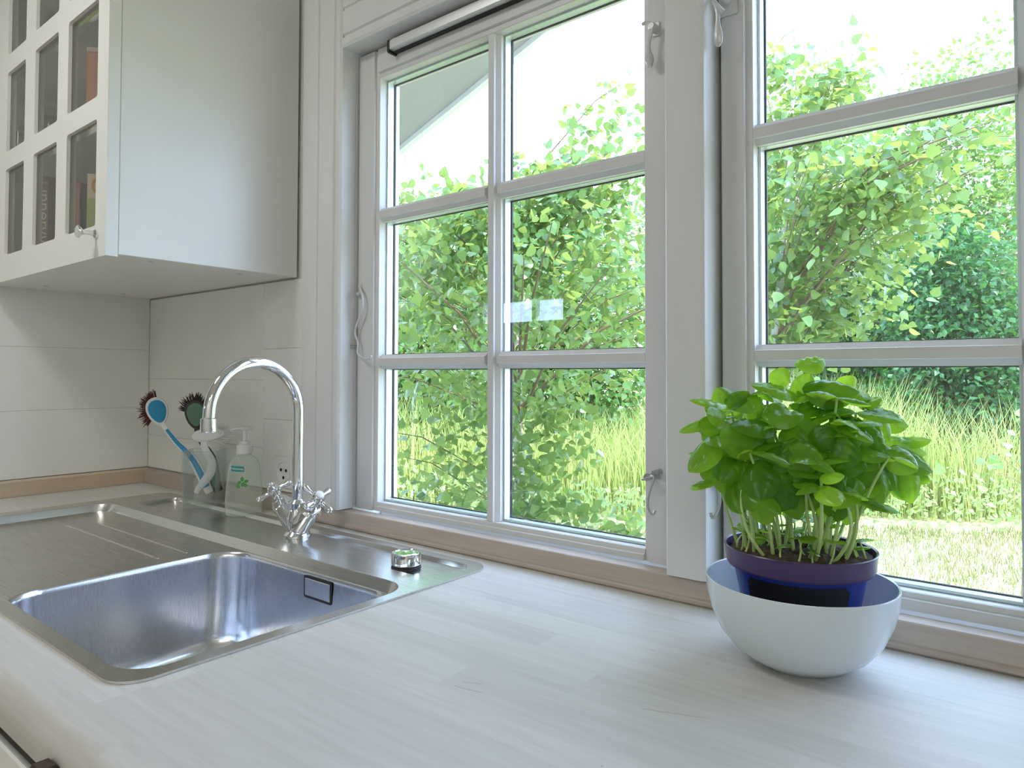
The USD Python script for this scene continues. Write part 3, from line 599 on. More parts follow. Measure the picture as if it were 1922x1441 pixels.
part(t, 'carton_lid', put(cbox(-.001, w + .001, -.001, .051, h, h + .012, .002)), plain('carton_pink', (0.56, 0.40, 0.34), .5))
upright('carton', 'leaf green carton on the top shelf', 'packet', 150, 196, -60, .05, (0.30, 0.40, 0.06), 1.0142, None, -.30)
for px, py, X in ((96, 235, .30), (38, 262, .12)):
    c = at(px, py - 8, 'x', X)
    g = thing('drinking_glass', 'clear tumbler standing %s on the middle shelf' % ('at the far left' if px < 50 else 'in the middle'), 'glass', (c[0], c[1], ZM))
    part(g, 'glass_body', lathe([(0, .0), (.026, .0), (.030, .085), (.029, .085), (.0245, .006), (0, .006)], (c[0], min(c[1], -.05), ZM + .0003), seg=24), M['cpane'])

# ================================================================== BY THE SINK
LZ = -0.0044
# glass brush holder: square tumbler turned a little
A, B, C_ = at(317, 943, 'z', LZ), at(360, 953, 'z', LZ), at(424, 938, 'z', LZ)
hc = np.array([.4520, -.040]); ang = math.radians(44)
ex = np.array([math.cos(ang), math.sin(ang), 0]); ey = np.array([-math.sin(ang), math.cos(ang), 0])
HS, HH = .037, .128
hold = thing('brush_holder', 'square clear glass brush holder behind the sink', 'holder', (hc[0], hc[1], LZ))
def hrect(h, z, r): return np.array([hc[0], hc[1], 0]) + np.column_stack([rrect(-h, h, -h, h, r, 3) @ np.array([ex[:2], ey[:2]]), np.full(16, z)])
part(hold, 'glass_wall', loft([hrect(HS, LZ + .0003, .004), hrect(HS + .002, LZ + HH, .004), hrect(HS - .0005, LZ + HH, .003), hrect(HS - .0025, LZ + .012, .003)], True, True), M['holder'], 30)
part(hold, 'glass_rim', loft([hrect(HS + .0022, LZ + HH - .0002, .004), hrect(HS + .0024, LZ + HH + .0016, .004), hrect(HS - .0006, LZ + HH + .0016, .003), hrect(HS - .0005, LZ + HH - .0002, .003)], False, False), M['holder'], 30)

def ray_plane(px, py, d): return far(px, py, d)
def brush(label, D, bristle_mat, rim_mat, face_mat, head, hd, hr, handle, hw, bd, nb):
    """a dish brush: head an oval plate facing the room, bristles behind it, a flat handle along the given points"""
    c = far(*head, D); u = far(head[0] + hd[0], head[1] + hd[1], D) - c; u /= np.linalg.norm(u)          # long axis of the head
    n = CAM - c; n -= u * (n @ u); n /= np.linalg.norm(n); s = np.cross(u, n)
    base = far(*handle[-1][:2], handle[-1][2])
    t = thing('dish_brush', label, 'dish brush', base)
    th = np.linspace(0, 2 * np.pi, 40, endpoint=False)
    def oval(k, off): return c + n * off + (k * hr[0] * np.cos(th) * (1 + .20 * np.sin(th)))[:, None] * s + (k * hr[1] * np.sin(th))[:, None] * u
    hp = part(t, 'brush_head', loft([oval(.86, -.006), oval(1, -.003), oval(1, .001), oval(.92, .0035)], True, True), rim_mat)
    part(hp, 'grip_pad', loft([oval(.80, .0032), oval(.78, .0050), oval(.62, .0058)], True, True), face_mat)
    bm = []
    for k in range(nb):
        a = bd[0] + (bd[1] - bd[0]) * (k + rng.uniform(-.4, .4)) / nb; row = rng.uniform(-.010, -.001)
        rad = np.array(math.cos(a) * hr[0] * s + math.sin(a) * hr[1] * u); rd = rad / np.linalg.norm(rad)
        p0 = c + rad * .93 + n * row; p1 = p0 + rd * rng.uniform(.011, .0205) - n * rng.uniform(.0, .008) + rng.normal(0, .0022, 3)
        bm.append(tube([p0, (p0 + p1) / 2 + rd * .0005, p1], [.0011, .0010, .0005], 5))
    part(t, 'bristles', cat(*bm), bristle_mat, kind='stuff')
    pts = smooth_path([far(*h) for h in handle], 30); w = np.interp(np.linspace(0, 1, 30), np.linspace(0, 1, len(hw)), hw)
    hd_ = part(t, 'handle', tube(pts, w, 14, (0.42, n)), rim_mat)
    off = pts + n * .0009 + n * w[:, None] * .25
    part(hd_, 'grip_inlay', tube(off[3:-2], w[3:-2] * .62, 10, (0.30, n)), face_mat)
    return t
brush('blue and white dish brush with red-brown bristles in the glass holder', 1.655, M['bristle'], M['white'], M['blue'], (296, 772), (-7, -24), (.0235, .0345),
      [(302, 792, 1.655), (315, 809, 1.655), (334, 832, 1.65), (352, 850, 1.645), (372, 880, 1.63), (394, 924, 1.62)], [.0055, .006, .0075, .009, .0105, .011, .009], (math.radians(75), math.radians(212)), 120)
brush('green and black dish brush standing behind the white one', 1.675, M['dbristle'], M['dgreen'], M['green'], (367, 778), (-3, -30), (.023, .035),
      [(370, 798, 1.675), (380, 832, 1.668), (398, 860, 1.655), (402, 885, 1.64), (411, 922, 1.628)], [.006, .006, .0075, .010, .0125, .010], (math.radians(20), math.radians(165)), 110)
brush('white dish brush with a bent handle leaning in the glass holder', 1.600, M['white'], M['white'], M['white'], (391, 816), (-32, 4), (.0150, .040),
      [(384, 826, 1.600), (388, 848, 1.600), (398, 868, 1.603), (393, 890, 1.606), (376, 912, 1.612), (368, 925, 1.615)], [.008, .0085, .0095, .0105, .0105, .0085, .006], (math.radians(200), math.radians(340)), 60)

# soap bottle
sc = at(456, 969, 'z', LZ); SBx, SBy = sc[0] - .014, sc[1] + .010
sb = thing('soap_bottle', 'clear pump bottle of liquid soap beside the tap', 'soap bottle', (SBx, SBy, LZ))
vd = np.array([CAM[0] - SBx, CAM[1] - SBy, 0]); vd /= np.linalg.norm(vd); sd = np.array([-vd[1], vd[0], 0])       # sd: to the right seen from the room
th = np.linspace(0, 2 * np.pi, 40, endpoint=False)
def sring(a, b, z): return np.array([SBx, SBy, z]) + (a * np.sign(np.cos(th)) * np.abs(np.cos(th)) ** .8)[:, None] * sd + (b * np.sign(np.sin(th)) * np.abs(np.sin(th)) ** .8)[:, None] * vd
prof = [(.034, .021, .0003), (.0375, .0245, .004), (.0390, .0255, .03), (.0365, .0240, .07), (.0325, .0225, .105), (.0275, .0205, .121), (.0190, .0165, .128), (.0135, .0135, .131), (.0132, .0132, .137)]
part(sb, 'bottle', loft([sring(a, b, LZ + z) for a, b, z in prof], True, True), M['soap'], 40)
part(sb, 'collar', lathe([(.0165, .134), (.0170, .136), (.0170, .150), (.0150, .1525), (.0110, .1535), (.0105, .160), (.0060, .161), (0, .161)], (SBx, SBy, LZ), seg=28), M['white'])
part(sb, 'pump_stem', lathe([(.0048, .160), (.0048, .186), (0, .186)], (SBx, SBy, LZ), seg=16), M['white'])
hb = np.array([SBx, SBy, LZ + .188])
part(sb, 'pump_head', cat(lathe([(.008, -.004), (.0125, -.001), (.0125, .003), (.010, .005), (0, .0055)], hb, seg=24), tube([hb + sd * .02, hb + sd * .008 + [0, 0, .001], hb - sd * .012, hb - sd * .026 - [0, 0, .002], hb - sd * .0285 - [0, 0, .005]], [.0035, .0058, .0052, .0042, .0036], 12, (0.7, (0, 0, 1)))), M['white'])
def on_bottle(x, z, out=.0006):
    i = np.interp(z, [p_[2] for p_ in prof], range(len(prof))); a = np.interp(z, [p_[2] for p_ in prof], [p_[0] for p_ in prof]); b = np.interp(z, [p_[2] for p_ in prof], [p_[1] for p_ in prof])
    cx = np.clip(abs(x) / a, 0, 1) ** (1 / .8); y = b * np.clip(math.sqrt(max(0, 1 - cx * cx)), 0, 1) ** .8
    return np.array([SBx, SBy, LZ + z]) + sd * x + vd * (y + out)
def decal(poly_pts, out=.0006):
    v = np.array([on_bottle(x, z, out) for x, z in poly_pts]); n = len(v); c = v.mean(0)
    return trimesh.Trimesh(np.vstack([v, c]), [(i, (i + 1) % n, n) for i in range(n)], process=False)
def grid_decal(x0, x1, z0, z1, out, nx=8, nz=3):
    v = np.array([on_bottle(x, z + (x - x0) * -.09, out) for z in np.linspace(z0, z1, nz) for x in np.linspace(x0, x1, nx)]); f = []
    for j in range(nz - 1):
        for i in range(nx - 1):
            a = j * nx + i; f += [(a, a + 1, a + nx + 1), (a, a + nx + 1, a + nx)]
    return trimesh.Trimesh(v, f, process=False)
lb = part(sb, 'brand_label', grid_decal(-.0265, -.0005, .0985, .110, .0006), M['teal'], True)
tm = meshkit.text_mesh('Palmolive', .0042, .0001, True); tv = np.array(tm.vertices); tv[:, 0] -= tv[:, 0].mean()
tv = np.array([on_bottle(-.0135 + x * .95, .1022 + y - (x + .013) * .09, .0010 + z) for x, y, z in tv])
part(lb, 'lettering', trimesh.Trimesh(tv, tm.faces, process=False), M['white'], False)
lf = []
for x, z, a in ((-.010, .074, 40), (-.003, .070, 75), (.004, .076, 20), (-.004, .081, 100), (.002, .068, -20), (-.012, .066, 140)):
    a = math.radians(a); L, W = .011, .0035
    pts = [(x + math.cos(a) * L * s_ - math.sin(a) * W * w_, z + math.sin(a) * L * s_ + math.cos(a) * W * w_) for s_, w_ in ((-.5, 0), (-.2, 1), (.2, .9), (.5, 0), (.2, -.9), (-.2, -1))]
    lf.append(decal(pts))
part(sb, 'leaf_emblem', cat(*lf), M['lfgreen'], False, label='small green leaf sprig printed on the bottle')

# ================================================================== BOWL AND BASIL
BCx, BCy = 1.8105, -0.1005
single('bowl', 'pale blue-white ceramic bowl holding the basil pot', 'bowl',
       lathe([(0, .003), (.030, .003), (.033, .0004), (.038, .0004), (.040, .003), (.052, .0075), (.067, .018), (.080, .034), (.0885, .053), (.0932, .072), (.0945, .087), (.0938, .0885), (.0922, .0878), (.0905, .072), (.0858, .054), (.077, .036), (.064, .0215), (.048, .0115), (.03, .008), (0, .0075)], (BCx, BCy, 0), seg=72), M['bowl'], 50, base=(BCx, BCy, 0))
bp = thing('basil_plant', 'bushy green basil in a violet plastic pot', 'potted plant', (BCx, BCy, .0115))
pt = part(bp, 'pot', lathe([(0, .0095), (.046, .0095), (.048, .012), (.0655, .1015), (.0665, .1035), (.0660, .1040), (.0630, .1015), (.046, .013), (0, .0125)], (BCx, BCy, 0), seg=64), M['pot'], 40)
part(pt, 'pot_rim', lathe([(.0655, .1005), (.0715, .1020), (.0728, .1045), (.0745, .119), (.0755, .1215), (.0748, .1225), (.0728, .1215), (.0710, .106), (.0655, .1035)], (BCx, BCy, 0), seg=64), M['potrim'], 40, label='dull violet rim band of the pot')
ca = math.atan2(CAM[1] - BCy, CAM[0] - BCx)
def pot_patch(a0, a1, z0, z1, out, r=.006, nx=34, nz=10):
    v, f = [], []
    for o in (out, out - .0012):
        for iz in range(nz + 1):
            z = z0 + (z1 - z0) * iz / nz; e = min(z - z0, z1 - z); ins = r - math.sqrt(max(0, r * r - (r - e) ** 2)) if e < r else 0
            rr_ = np.interp(z, [.012, .1015], [.048, .0655]) + o
            for ix in range(nx + 1):
                x = (-a0 + ins) + (a0 + a1 - 2 * ins) * ix / nx; t_ = ca + x / .058
                v.append((BCx + rr_ * math.cos(t_), BCy + rr_ * math.sin(t_), z))
    n_ = (nx + 1) * (nz + 1)
    for iz in range(nz):
        for ix in range(nx):
            a = iz * (nx + 1) + ix; f += [(a, a + 1, a + nx + 2), (a, a + nx + 2, a + nx + 1)]
            b_ = a + n_; f += [(b_, b_ + nx + 2, b_ + 1), (b_, b_ + nx + 1, b_ + nx + 2)]
    return trimesh.Trimesh(np.array(v), f, process=False)
part(pt, 'pot_label', pot_patch(.050, .046, .040, .0965, .0008), M['label_black'], True, label='black label on the pot')
sx = np.linspace(-1, 1, 34); gx, gy = np.meshgrid(sx, sx); inside = gx ** 2 + gy ** 2 <= 1.0
th = np.linspace(0, 2 * np.pi, 40, endpoint=False); rings = []
for r in np.linspace(.0695, .004, 12):
    xy = np.column_stack([BCx + r * np.cos(th), BCy + r * np.sin(th)])
    z = .1155 + .010 * (1 - (r / .0695) ** 4) * .6 + .007 * (meshkit.fbm(np.column_stack([xy * 120, np.zeros(len(xy))]), 3) - .5) * 2
    rings.append(np.column_stack([xy, z]))
part(bp, 'soil', loft(rings, False, True), M['soil'], 30)

def basil_leaf(L, W, cup, droop, rs):
    """ovate leaf: along +x from the stalk, face up +z, edges curved down, blade arched and puffed between the veins"""
    nu, nv = 13, 9; v = []
    for i in range(nu):
        u = i / (nu - 1); w = W * (math.sin(math.pi * min(1, u ** .86)) ** .60) if 0 < u < 1 else 0.0006
        x = L * (u - .10 * droop * u * u); z = L * (.22 * u - droop * u * u * .66)
        for j in range(nv):
            s = (j / (nv - 1)) * 2 - 1; y = w * s * (1 - .10 * cup * s * s)
            env = math.sin(math.pi * u) ** .7 if 0 < u < 1 else 0
            q_ = .085 * W * math.sin(abs(s) * math.pi) * env * (1 + .9 * math.cos(2 * math.pi * (u * 4.2 - abs(s) * .9)))
            v.append((x, y, z - cup * W * (abs(s) ** 1.8) * env + q_ - (.09 * W * env if j == nv // 2 else 0)))
    f = []
    for i in range(nu - 1):
        for j in range(nv - 1):
            a = i * nv + j; f += [(a, a + nv, a + nv + 1), (a, a + nv + 1, a + 1)]
    return np.array(v), np.array(f)
def put_leaf(base, tip, W, nrm, cup=.45, droop=.35):
    base, tip = np.asarray(base), np.asarray(tip); L = np.linalg.norm(tip - base); ex = (tip - base) / L
    ez = np.asarray(nrm, float); ez = ez - ex * (ez @ ex); ez /= np.linalg.norm(ez) + 1e-9; ey = np.cross(ez, ex)
    v, f = basil_leaf(L * 1.04, W, cup, droop, 0)
    # keep the tip on target although the blade arches
    tipv = v[len(v) - 5]; tl = np.array([math.hypot(tipv[0], tipv[2]), 0]); a = math.atan2(tipv[2], tipv[0]); ca_, sa_ = math.cos(-a), math.sin(-a)
    v = np.column_stack([v[:, 0] * ca_ - v[:, 2] * sa_, v[:, 1], v[:, 0] * sa_ + v[:, 2] * ca_])
    part(bp, 'leaf', trimesh.Trimesh(base + v @ np.array([ex, ey, ez]), f, process=False), M['basil'], True)
UPV = np.array([0, 0, 1.0]); TOC = CAM - np.array([BCx, BCy, .22]); TOC /= np.linalg.norm(TOC); DB = .735
lat = RT
stems = []
def stem(p0, p1, r0=.0019, r1=.0013, sway=.006):
    mid = (np.asarray(p0) + p1) / 2 + np.r_[rng.normal(0, sway, 2), 0]
    part(bp, 'stem', tube(smooth_path([p0, mid, p1], 9), np.linspace(r0, r1, 9), 7), M['stem'], True)
# the leaves one can tell apart: (stalk px, tip px, half width m, depth offset m towards the back, facing: 'u' up, 'c' to the camera, 'm' between, 'b' back-lit underside)
LV = [((1495, 690), (1545, 672), .017, -.01, 'm'), ((1500, 745), (1408, 722), .015, .01, 'u'), ((1492, 755), (1520, 700), .013, .015, 'c'), ((1505, 730), (1613, 735), .021, .0, 'm'), ((1510, 725), (1560, 755), .017, .02, 'm'),
      ((1365, 760), (1294, 752), .014, -.005, 'u'), ((1372, 770), (1345, 728), .013, .01, 'c'), ((1365, 765), (1405, 735), .014, .0, 'm'), ((1362, 778), (1325, 775), .013, -.02, 'c'), ((1375, 800), (1310, 800), .014, -.01, 'c'),
      ((1350, 815), (1294, 885), .016, -.015, 'm'), ((1430, 780), (1510, 778), .018, -.03, 'u'), ((1455, 800), (1370, 800), .020, -.025, 'u'), ((1465, 790), (1540, 800), .016, -.02, 'u'), ((1440, 830), (1350, 822), .020, -.035, 'c'),
      ((1470, 830), (1515, 870), .021, -.045, 'c'), ((1465, 850), (1545, 862), .022, -.050, 'm'), ((1530, 830), (1618, 812), .021, -.035, 'u'), ((1575, 850), (1628, 880), .018, -.045, 'm'), ((1480, 840), (1440, 880), .016, -.05, 'c'),
      ((1430, 860), (1425, 945), .019, -.045, 'c'), ((1445, 880), (1495, 955), .020, -.050, 'c'), ((1470, 900), (1458, 960), .018, -.045, 'c'), ((1570, 905), (1572, 980), .017, -.045, 'c'), ((1630, 870), (1655, 950), .018, -.03, 'c'),
      ((1660, 870), (1705, 940), .013, -.01, 'c'), ((1620, 770), (1690, 780), .017, -.01, 'u'), ((1612, 765), (1655, 745), .013, .005, 'u'), ((1625, 780), (1668, 830), .016, .0, 'b'), ((1672, 830), (1748, 825), .011, .01, 'u'),
      ((1670, 840), (1750, 885), .016, -.01, 'm'), ((1665, 845), (1722, 885), .017, -.02, 'm'), ((1600, 850), (1690, 860), .020, -.025, 'c'), ((1560, 780), (1620, 790), .015, .0, 'u'), ((1540, 770), (1480, 760), .015, .01, 'u'),
      ((1590, 790), (1540, 810), .014, .0, 'm'), ((1400, 800), (1440, 760), .015, .01, 'm'), ((1385, 850), (1350, 905), .016, -.02, 'c'), ((1395, 870), (1440, 900), .018, -.03, 'c'), ((1640, 900), (1612, 940), .014, -.02, 'b'),
      ((1520, 880), (1500, 930), .015, -.02, 'b'), ((1550, 870), (1600, 920), .015, -.02, 'b'), ((1380, 905), (1390, 965), .013, -.02, 'b'), ((1460, 770), (1420, 790), .015, .0, 'u'), ((1580, 740), (1600, 705), .012, .02, 'b'), ((1340, 830), (1372, 880), .015, .0, 'b'),
      ((1650, 800), (1600, 830), .016, -.01, 'm'), ((1530, 800), (1560, 845), .016, -.04, 'c'), ((1410, 840), (1380, 790), .015, -.02, 'm'), ((1700, 850), (1735, 905), .013, .0, 'b'),
      ((1400, 880), (1412, 960), .017, -.03, 'c'), ((1500, 890), (1530, 960), .017, -.04, 'c'), ((1540, 880), (1520, 945), .015, -.03, 'b'), ((1600, 880), (1620, 960), .015, -.02, 'b'), ((1590, 820), (1570, 880), .018, -.05, 'c'),
      ((1350, 860), (1365, 930), .013, .0, 'b'), ((1440, 800), (1400, 850), .018, -.03, 'm'), ((1500, 800), (1470, 850), .017, -.04, 'c'), ((1640, 850), (1690, 905), .015, -.01, 'c'), ((1420, 740), (1380, 770), .015, .0, 'm'),
      ((1550, 720), (1500, 745), .014, .015, 'b'), ((1590, 730), (1655, 760), .016, .01, 'u'), ((1480, 720), (1445, 700), .013, .01, 'b'), ((1330, 790), (1345, 850), .012, .01, 'b'), ((1650, 780), (1705, 800), .014, .01, 'b'),
      ((1460, 880), (1400, 910), .017, -.02, 'b'), ((1560, 840), (1500, 860), .017, -.035, 'm'), ((1610, 840), (1650, 880), .015, -.03, 'm'), ((1420, 920), (1440, 985), .014, -.03, 'b'), ((1545, 930), (1560, 985), .013, -.03, 'b'),
      ((1690, 865), (1712, 945), .015, -.01, 'c'), ((1655, 870), (1640, 950), .016, -.02, 'c'), ((1605, 895), (1588, 985), .016, -.03, 'c'), ((1660, 830), (1738, 850), .015, .0, 'm'), ((1680, 860), (1745, 905), .014, .005, 'c'),
      ((1630, 850), (1680, 920), .016, -.02, 'c'), ((1570, 870), (1545, 930), .015, -.04, 'c'), ((1520, 850), (1490, 905), .018, -.05, 'c'), ((1395, 890), (1375, 960), .014, -.02, 'c'), ((1350, 840), (1320, 900), .013, .0, 'c'),
      ((1480, 910), (1500, 975), .014, -.045, 'c'), ((1620, 800), (1665, 855), .016, -.02, 'm'), ((1590, 800), (1640, 830), .017, -.03, 'm'), ((1440, 760), (1480, 800), .016, -.02, 'c'), ((1390, 810), (1345, 850), .016, -.02, 'm')]
for (bx_, by_), (tx_, ty_), W, dd, face in LV:
    b = far(bx_, by_, DB + dd); tpx = far(tx_, ty_, DB + dd + rng.uniform(-.018, .006))
    n_ = {'u': UPV * .9 + TOC * .35 + rng.normal(0, .15, 3), 'c': TOC + UPV * .35 + rng.normal(0, .15, 3), 'm': UPV * .7 + TOC * .8 + rng.normal(0, .15, 3), 'b': TOC * .7 - UPV * .2 + rng.normal(0, .3, 3)}[face]
    put_leaf(b, tpx, W, n_, rng.uniform(.35, .6), rng.uniform(.25, .5))
# stems, each with a few leaves at its top
for k in range(46):
    a = rng.uniform(0, 2 * np.pi); r = .062 * math.sqrt(rng.uniform(.02, 1)); p0 = np.array([BCx + r * math.cos(a), BCy + r * math.sin(a), .119])
    h = rng.uniform(.075, .165); sp = 1.25 + .45 * rng.uniform()
    front = math.cos(a - ca) * r / .062
    if front > .1: h *= 1 - .38 * front
    p1 = np.array([BCx + r * sp * math.cos(a) + rng.normal(0, .010), BCy + r * sp * math.sin(a) + rng.normal(0, .008), .116 + h])
    stem(p0, p1)
    n0 = 3 if k < 40 else 2
    for j in range(n0):
        aa = a + rng.normal(0, 1.1) + j * 2.2; L = rng.uniform(.026, .046)
        d = np.array([math.cos(aa), math.sin(aa), rng.uniform(-.45, .25)])
        if (p1 + d * L)[1] > -.004: d[1] *= -.4
        put_leaf(p1, p1 + d * L, L * rng.uniform(.27, .36), UPV + rng.normal(0, .25, 3), rng.uniform(.3, .6), rng.uniform(.3, .7))
for k in range(30):                                           # seedlings on the soil
    a = rng.uniform(0, 2 * np.pi); r = .066 * math.sqrt(rng.uniform(.15, 1)); p0 = np.array([BCx + r * math.cos(a), BCy + r * math.sin(a), .118]); p1 = p0 + [rng.normal(0, .004), rng.normal(0, .004), rng.uniform(.008, .030)]
    stem(p0, p1, .0011, .0008, .002)
    for j in range(2):
        aa = a + rng.normal(0, 1) + j * 3.1; L = rng.uniform(.010, .018)
        put_leaf(p1, p1 + np.array([math.cos(aa), math.sin(aa), .1]) * L, L * .4, UPV + rng.normal(0, .3, 3), .3, .3)

# ================================================================== OUTSIDE
ZG = -1.05
# gable eave over the windows: soffit, verge board, roof
e0, e1 = at(735, 285, 'y', .65), at(1010, 60, 'y', .65); sl = (e1[2] - e0[2]) / (e1[0] - e0[0])
zx = lambda x: e0[2] + sl * (x - e0[0])
ev = thing('roof_eave', 'grey sloping roof overhang outside the left window', 'roof overhang', (0.5, .4, 1.1), kind='structure')
XA, XB = -0.62, 3.3
part(ev, 'soffit_board', prism([(XA, zx(XA)), (XB, zx(XB)), (XB, zx(XB) + .02), (XA, zx(XA) + .02)], .110, .650, 'y'), M['soffit'], False)
part(ev, 'verge_board', prism([(XA, zx(XA) - .016), (XB, zx(XB) - .016), (XB, zx(XB) + .12), (XA, zx(XA) + .12)], .6505, .672, 'y'), M['fascia'], False)
part(ev, 'roof_deck', prism([(XA, zx(XA) + .0205), (XB, zx(XB) + .0205), (XB, zx(XB) + .12), (XA, zx(XA) + .12)], .110, .650, 'y'), M['roof'], False)
gm = trimesh.creation.box([80, 80, .1]); gm.apply_translation([0, 39, ZG - .05])
single('ground', 'grassy garden ground outside the windows', 'ground', gm, M['ground'], False, base=(0, 5, ZG), kind='structure')

# leaf templates: (verts along +x, faces)
def heart():
    xs_ = [0, .07, .24, .46, .72, 1.0]; ws_ = [.02, .27, .42, .37, .19, .004]; v = []
    for x, w in zip(xs_, ws_): v += [(x, w, .10 * w - .05 * x * x), (x, 0, -.06 * x * x), (x, -w, .10 * w - .05 * x * x)]
    f = []
    for i in range(5):
        for j in range(2):
            a = i * 3 + j; f += [(a, a + 3, a + 4), (a, a + 4, a + 1)]
    return np.array(v), np.array(f)
def rhomb():
    return np.array([(0, 0, 0), (.35, .33, .05), (1, 0, -.08), (.35, -.33, .05), (.4, 0, 0)]), np.array([(0, 4, 1), (1, 4, 2), (0, 3, 4), (4, 3, 2)])
HEART, RHOMB = heart(), rhomb()
def leaves(pos, dirs, nrm, size, tmpl):
    v0, f0 = tmpl; ex = dirs / np.linalg.norm(dirs, axis=1, keepdims=True); ez = nrm - ex * (nrm * ex).sum(1, keepdims=True); ez /= np.linalg.norm(ez, axis=1, keepdims=True) + 1e-9; ey = np.cross(ez, ex)
    v = pos[:, None] + size[:, None, None] * (v0[None, :, :1] * ex[:, None] + v0[None, :, 1:2] * ey[:, None] + v0[None, :, 2:] * ez[:, None])
    return v, f0
def joined(v, f0):
    n, m = v.shape[:2]; return trimesh.Trimesh(v.reshape(-1, 3), (f0[None] + (np.arange(n) * m)[:, None, None]).reshape(-1, 3), process=False)

def tree(name, label, catg, base, lean, height, r0, crowns, ntw, lpt, lsize, lmat, bark, tmpl=RHOMB, nbr=6, parts=0, group=None, droop=.25, seed=1, twigs=True):
    """crowns: (centre, radii, weight) ellipsoids that the twig ends fill"""
    g = np.random.default_rng(seed); base = np.asarray(base, float)
    t = thing(name, label, catg, base, group)
    top = base + np.array([lean[0], lean[1], height]); tr = lambda s: base + (top - base) * s + np.array([.05 * math.sin(s * 5 + seed), .05 * math.cos(s * 4), 0]) * height * .25 * s
    part(t, 'trunk', tube([tr(s) for s in np.linspace(0, 1, 12)], np.linspace(r0, r0 * .22, 12), 9), bark, True)
    w = np.array([c[2] for c in crowns], float); w /= w.sum(); tips, mids, roots = [], [], []
    for k in range(ntw):
        c, rad, _ = crowns[g.choice(len(crowns), p=w)]
        d = g.normal(size=3); d /= np.linalg.norm(d); q_ = np.asarray(c) + d * np.asarray(rad) * g.uniform(.35, 1) ** .5
        s = np.clip((q_[2] - base[2]) / height - g.uniform(.05, .25), .08, .97); rt = tr(s)
        tips.append(q_); roots.append(rt); mids.append((rt + q_) / 2 + np.array([0, 0, droop * np.linalg.norm(q_ - rt) * .35]))
    tips, mids, roots = map(np.array, (tips, mids, roots))
    order = np.argsort(-np.linalg.norm(tips - roots, axis=1))
    for k in order[:nbr]:
        part(t, 'branch', tube([roots[k], mids[k], tips[k]], [r0 * .26, r0 * .16, r0 * .05], 6), bark if r0 > .05 else M['twig'], True)
    if twigs:
        tm_ = [tube([mids[k] * .55 + roots[k] * .45, mids[k] * .6 + tips[k] * .4 + [0, 0, .02], tips[k]], [r0 * .10, r0 * .07, r0 * .03], 4, caps=False) for k in order[nbr:nbr + 300:6]]
        if tm_: part(t, 'twigs', cat(*tm_), M['twig'], True, kind='stuff')
    s = g.uniform(.45, 1.04, (ntw, lpt, 1)); p_ = (1 - s) ** 2 * roots[:, None] + 2 * s * (1 - s) * mids[:, None] + s * s * tips[:, None]
    p_ = (p_ + g.normal(0, lsize * 1.25, p_.shape) * np.array([1, 1, .9])).reshape(-1, 3); n = len(p_)
    out = np.repeat(tips - roots, lpt, 0); out /= np.linalg.norm(out, axis=1, keepdims=True)
    d = out * .6 + g.normal(0, .6, (n, 3)) + np.array([0, 0, -.55]); nr = g.normal(0, .6, (n, 3)) + np.array([0, -.15, .75])
    sz = lsize * g.uniform(.65, 1.25, n)
    ok = p_[:, 2] > ZG + .05; p_, d, nr, sz = p_[ok], d[ok], nr[ok], sz[ok]
    if parts:
        v, f0 = leaves(p_, d, nr, sz, tmpl)
        near = np.argsort((p_ - CAM) @ fw / (sz + 1e-6)); a, b = near[:parts], near[parts:]
        for k in a: part(t, 'leaf', trimesh.Trimesh(v[k], f0, process=False), lmat, True)
        part(t, 'foliage', joined(v[b], f0), lmat, False, kind='stuff')
    else:
        v, f0 = leaves(p_, d, nr, sz, tmpl); part(t, 'foliage', joined(v, f0), lmat, False, kind='stuff')
    return t

def g0(px, d):                     # a point of the garden ground in the direction of a pixel column
    p_ = far(px, 705, d); return np.array([p_[0], p_[1], ZG])
M['leafp'] = leafy_obj('birch_leaf_single', (0.07, 0.17, 0.06), (0.21, 0.36, 0.13), (0.46, 0.66, 0.17), 0.24, 0.38)
tree('birch_tree', 'young birch close outside the left window', 'tree', g0(984, 3.0), (-.12, .1), 2.45, .034,
     [(far(960, 560, 3.05), (.95, .75, .52), 5), (far(1100, 420, 3.0), (.34, .35, .30), 1.3), (far(1195, 240, 3.0), (.09, .12, .36), .40), (far(1090, 335, 3.0), (.30, .28, .15), 1.0), (far(820, 400, 3.05), (.42, .3, .14), 1.2), (far(830, 470, 3.1), (.5, .4, .30), 1.2), (far(850, 850, 2.9), (.42, .3, .20), .7), (far(1040, 850, 2.9), (.25, .3, .28), .6)],
     680, 10, .044, M['leaf1'], M['bark'], HEART, 7, 240, seed=3)
tree('birch_tree', 'young birch with drooping leaves outside the right window', 'tree', g0(1385, 3.6), (.25, .25), 3.0, .034,
     [(far(1560, 430, 3.7), (.62, .5, .58), 4), (far(1500, 190, 3.7), (.26, .25, .30), 1.0), (far(1580, 140, 3.7), (.14, .15, .14), .35), (far(1450, 120, 3.7), (.08, .1, .18), .2), (far(1690, 300, 3.0), (.42, .3, .17), 1.3), (far(1480, 560, 3.6), (.30, .3, .35), 1.0), (far(1840, 270, 2.9), (.2, .2, .12), .5)],
     420, 10, .055, M['leaf1'], M['bark'], HEART, 6, 150, droop=.5, seed=5)
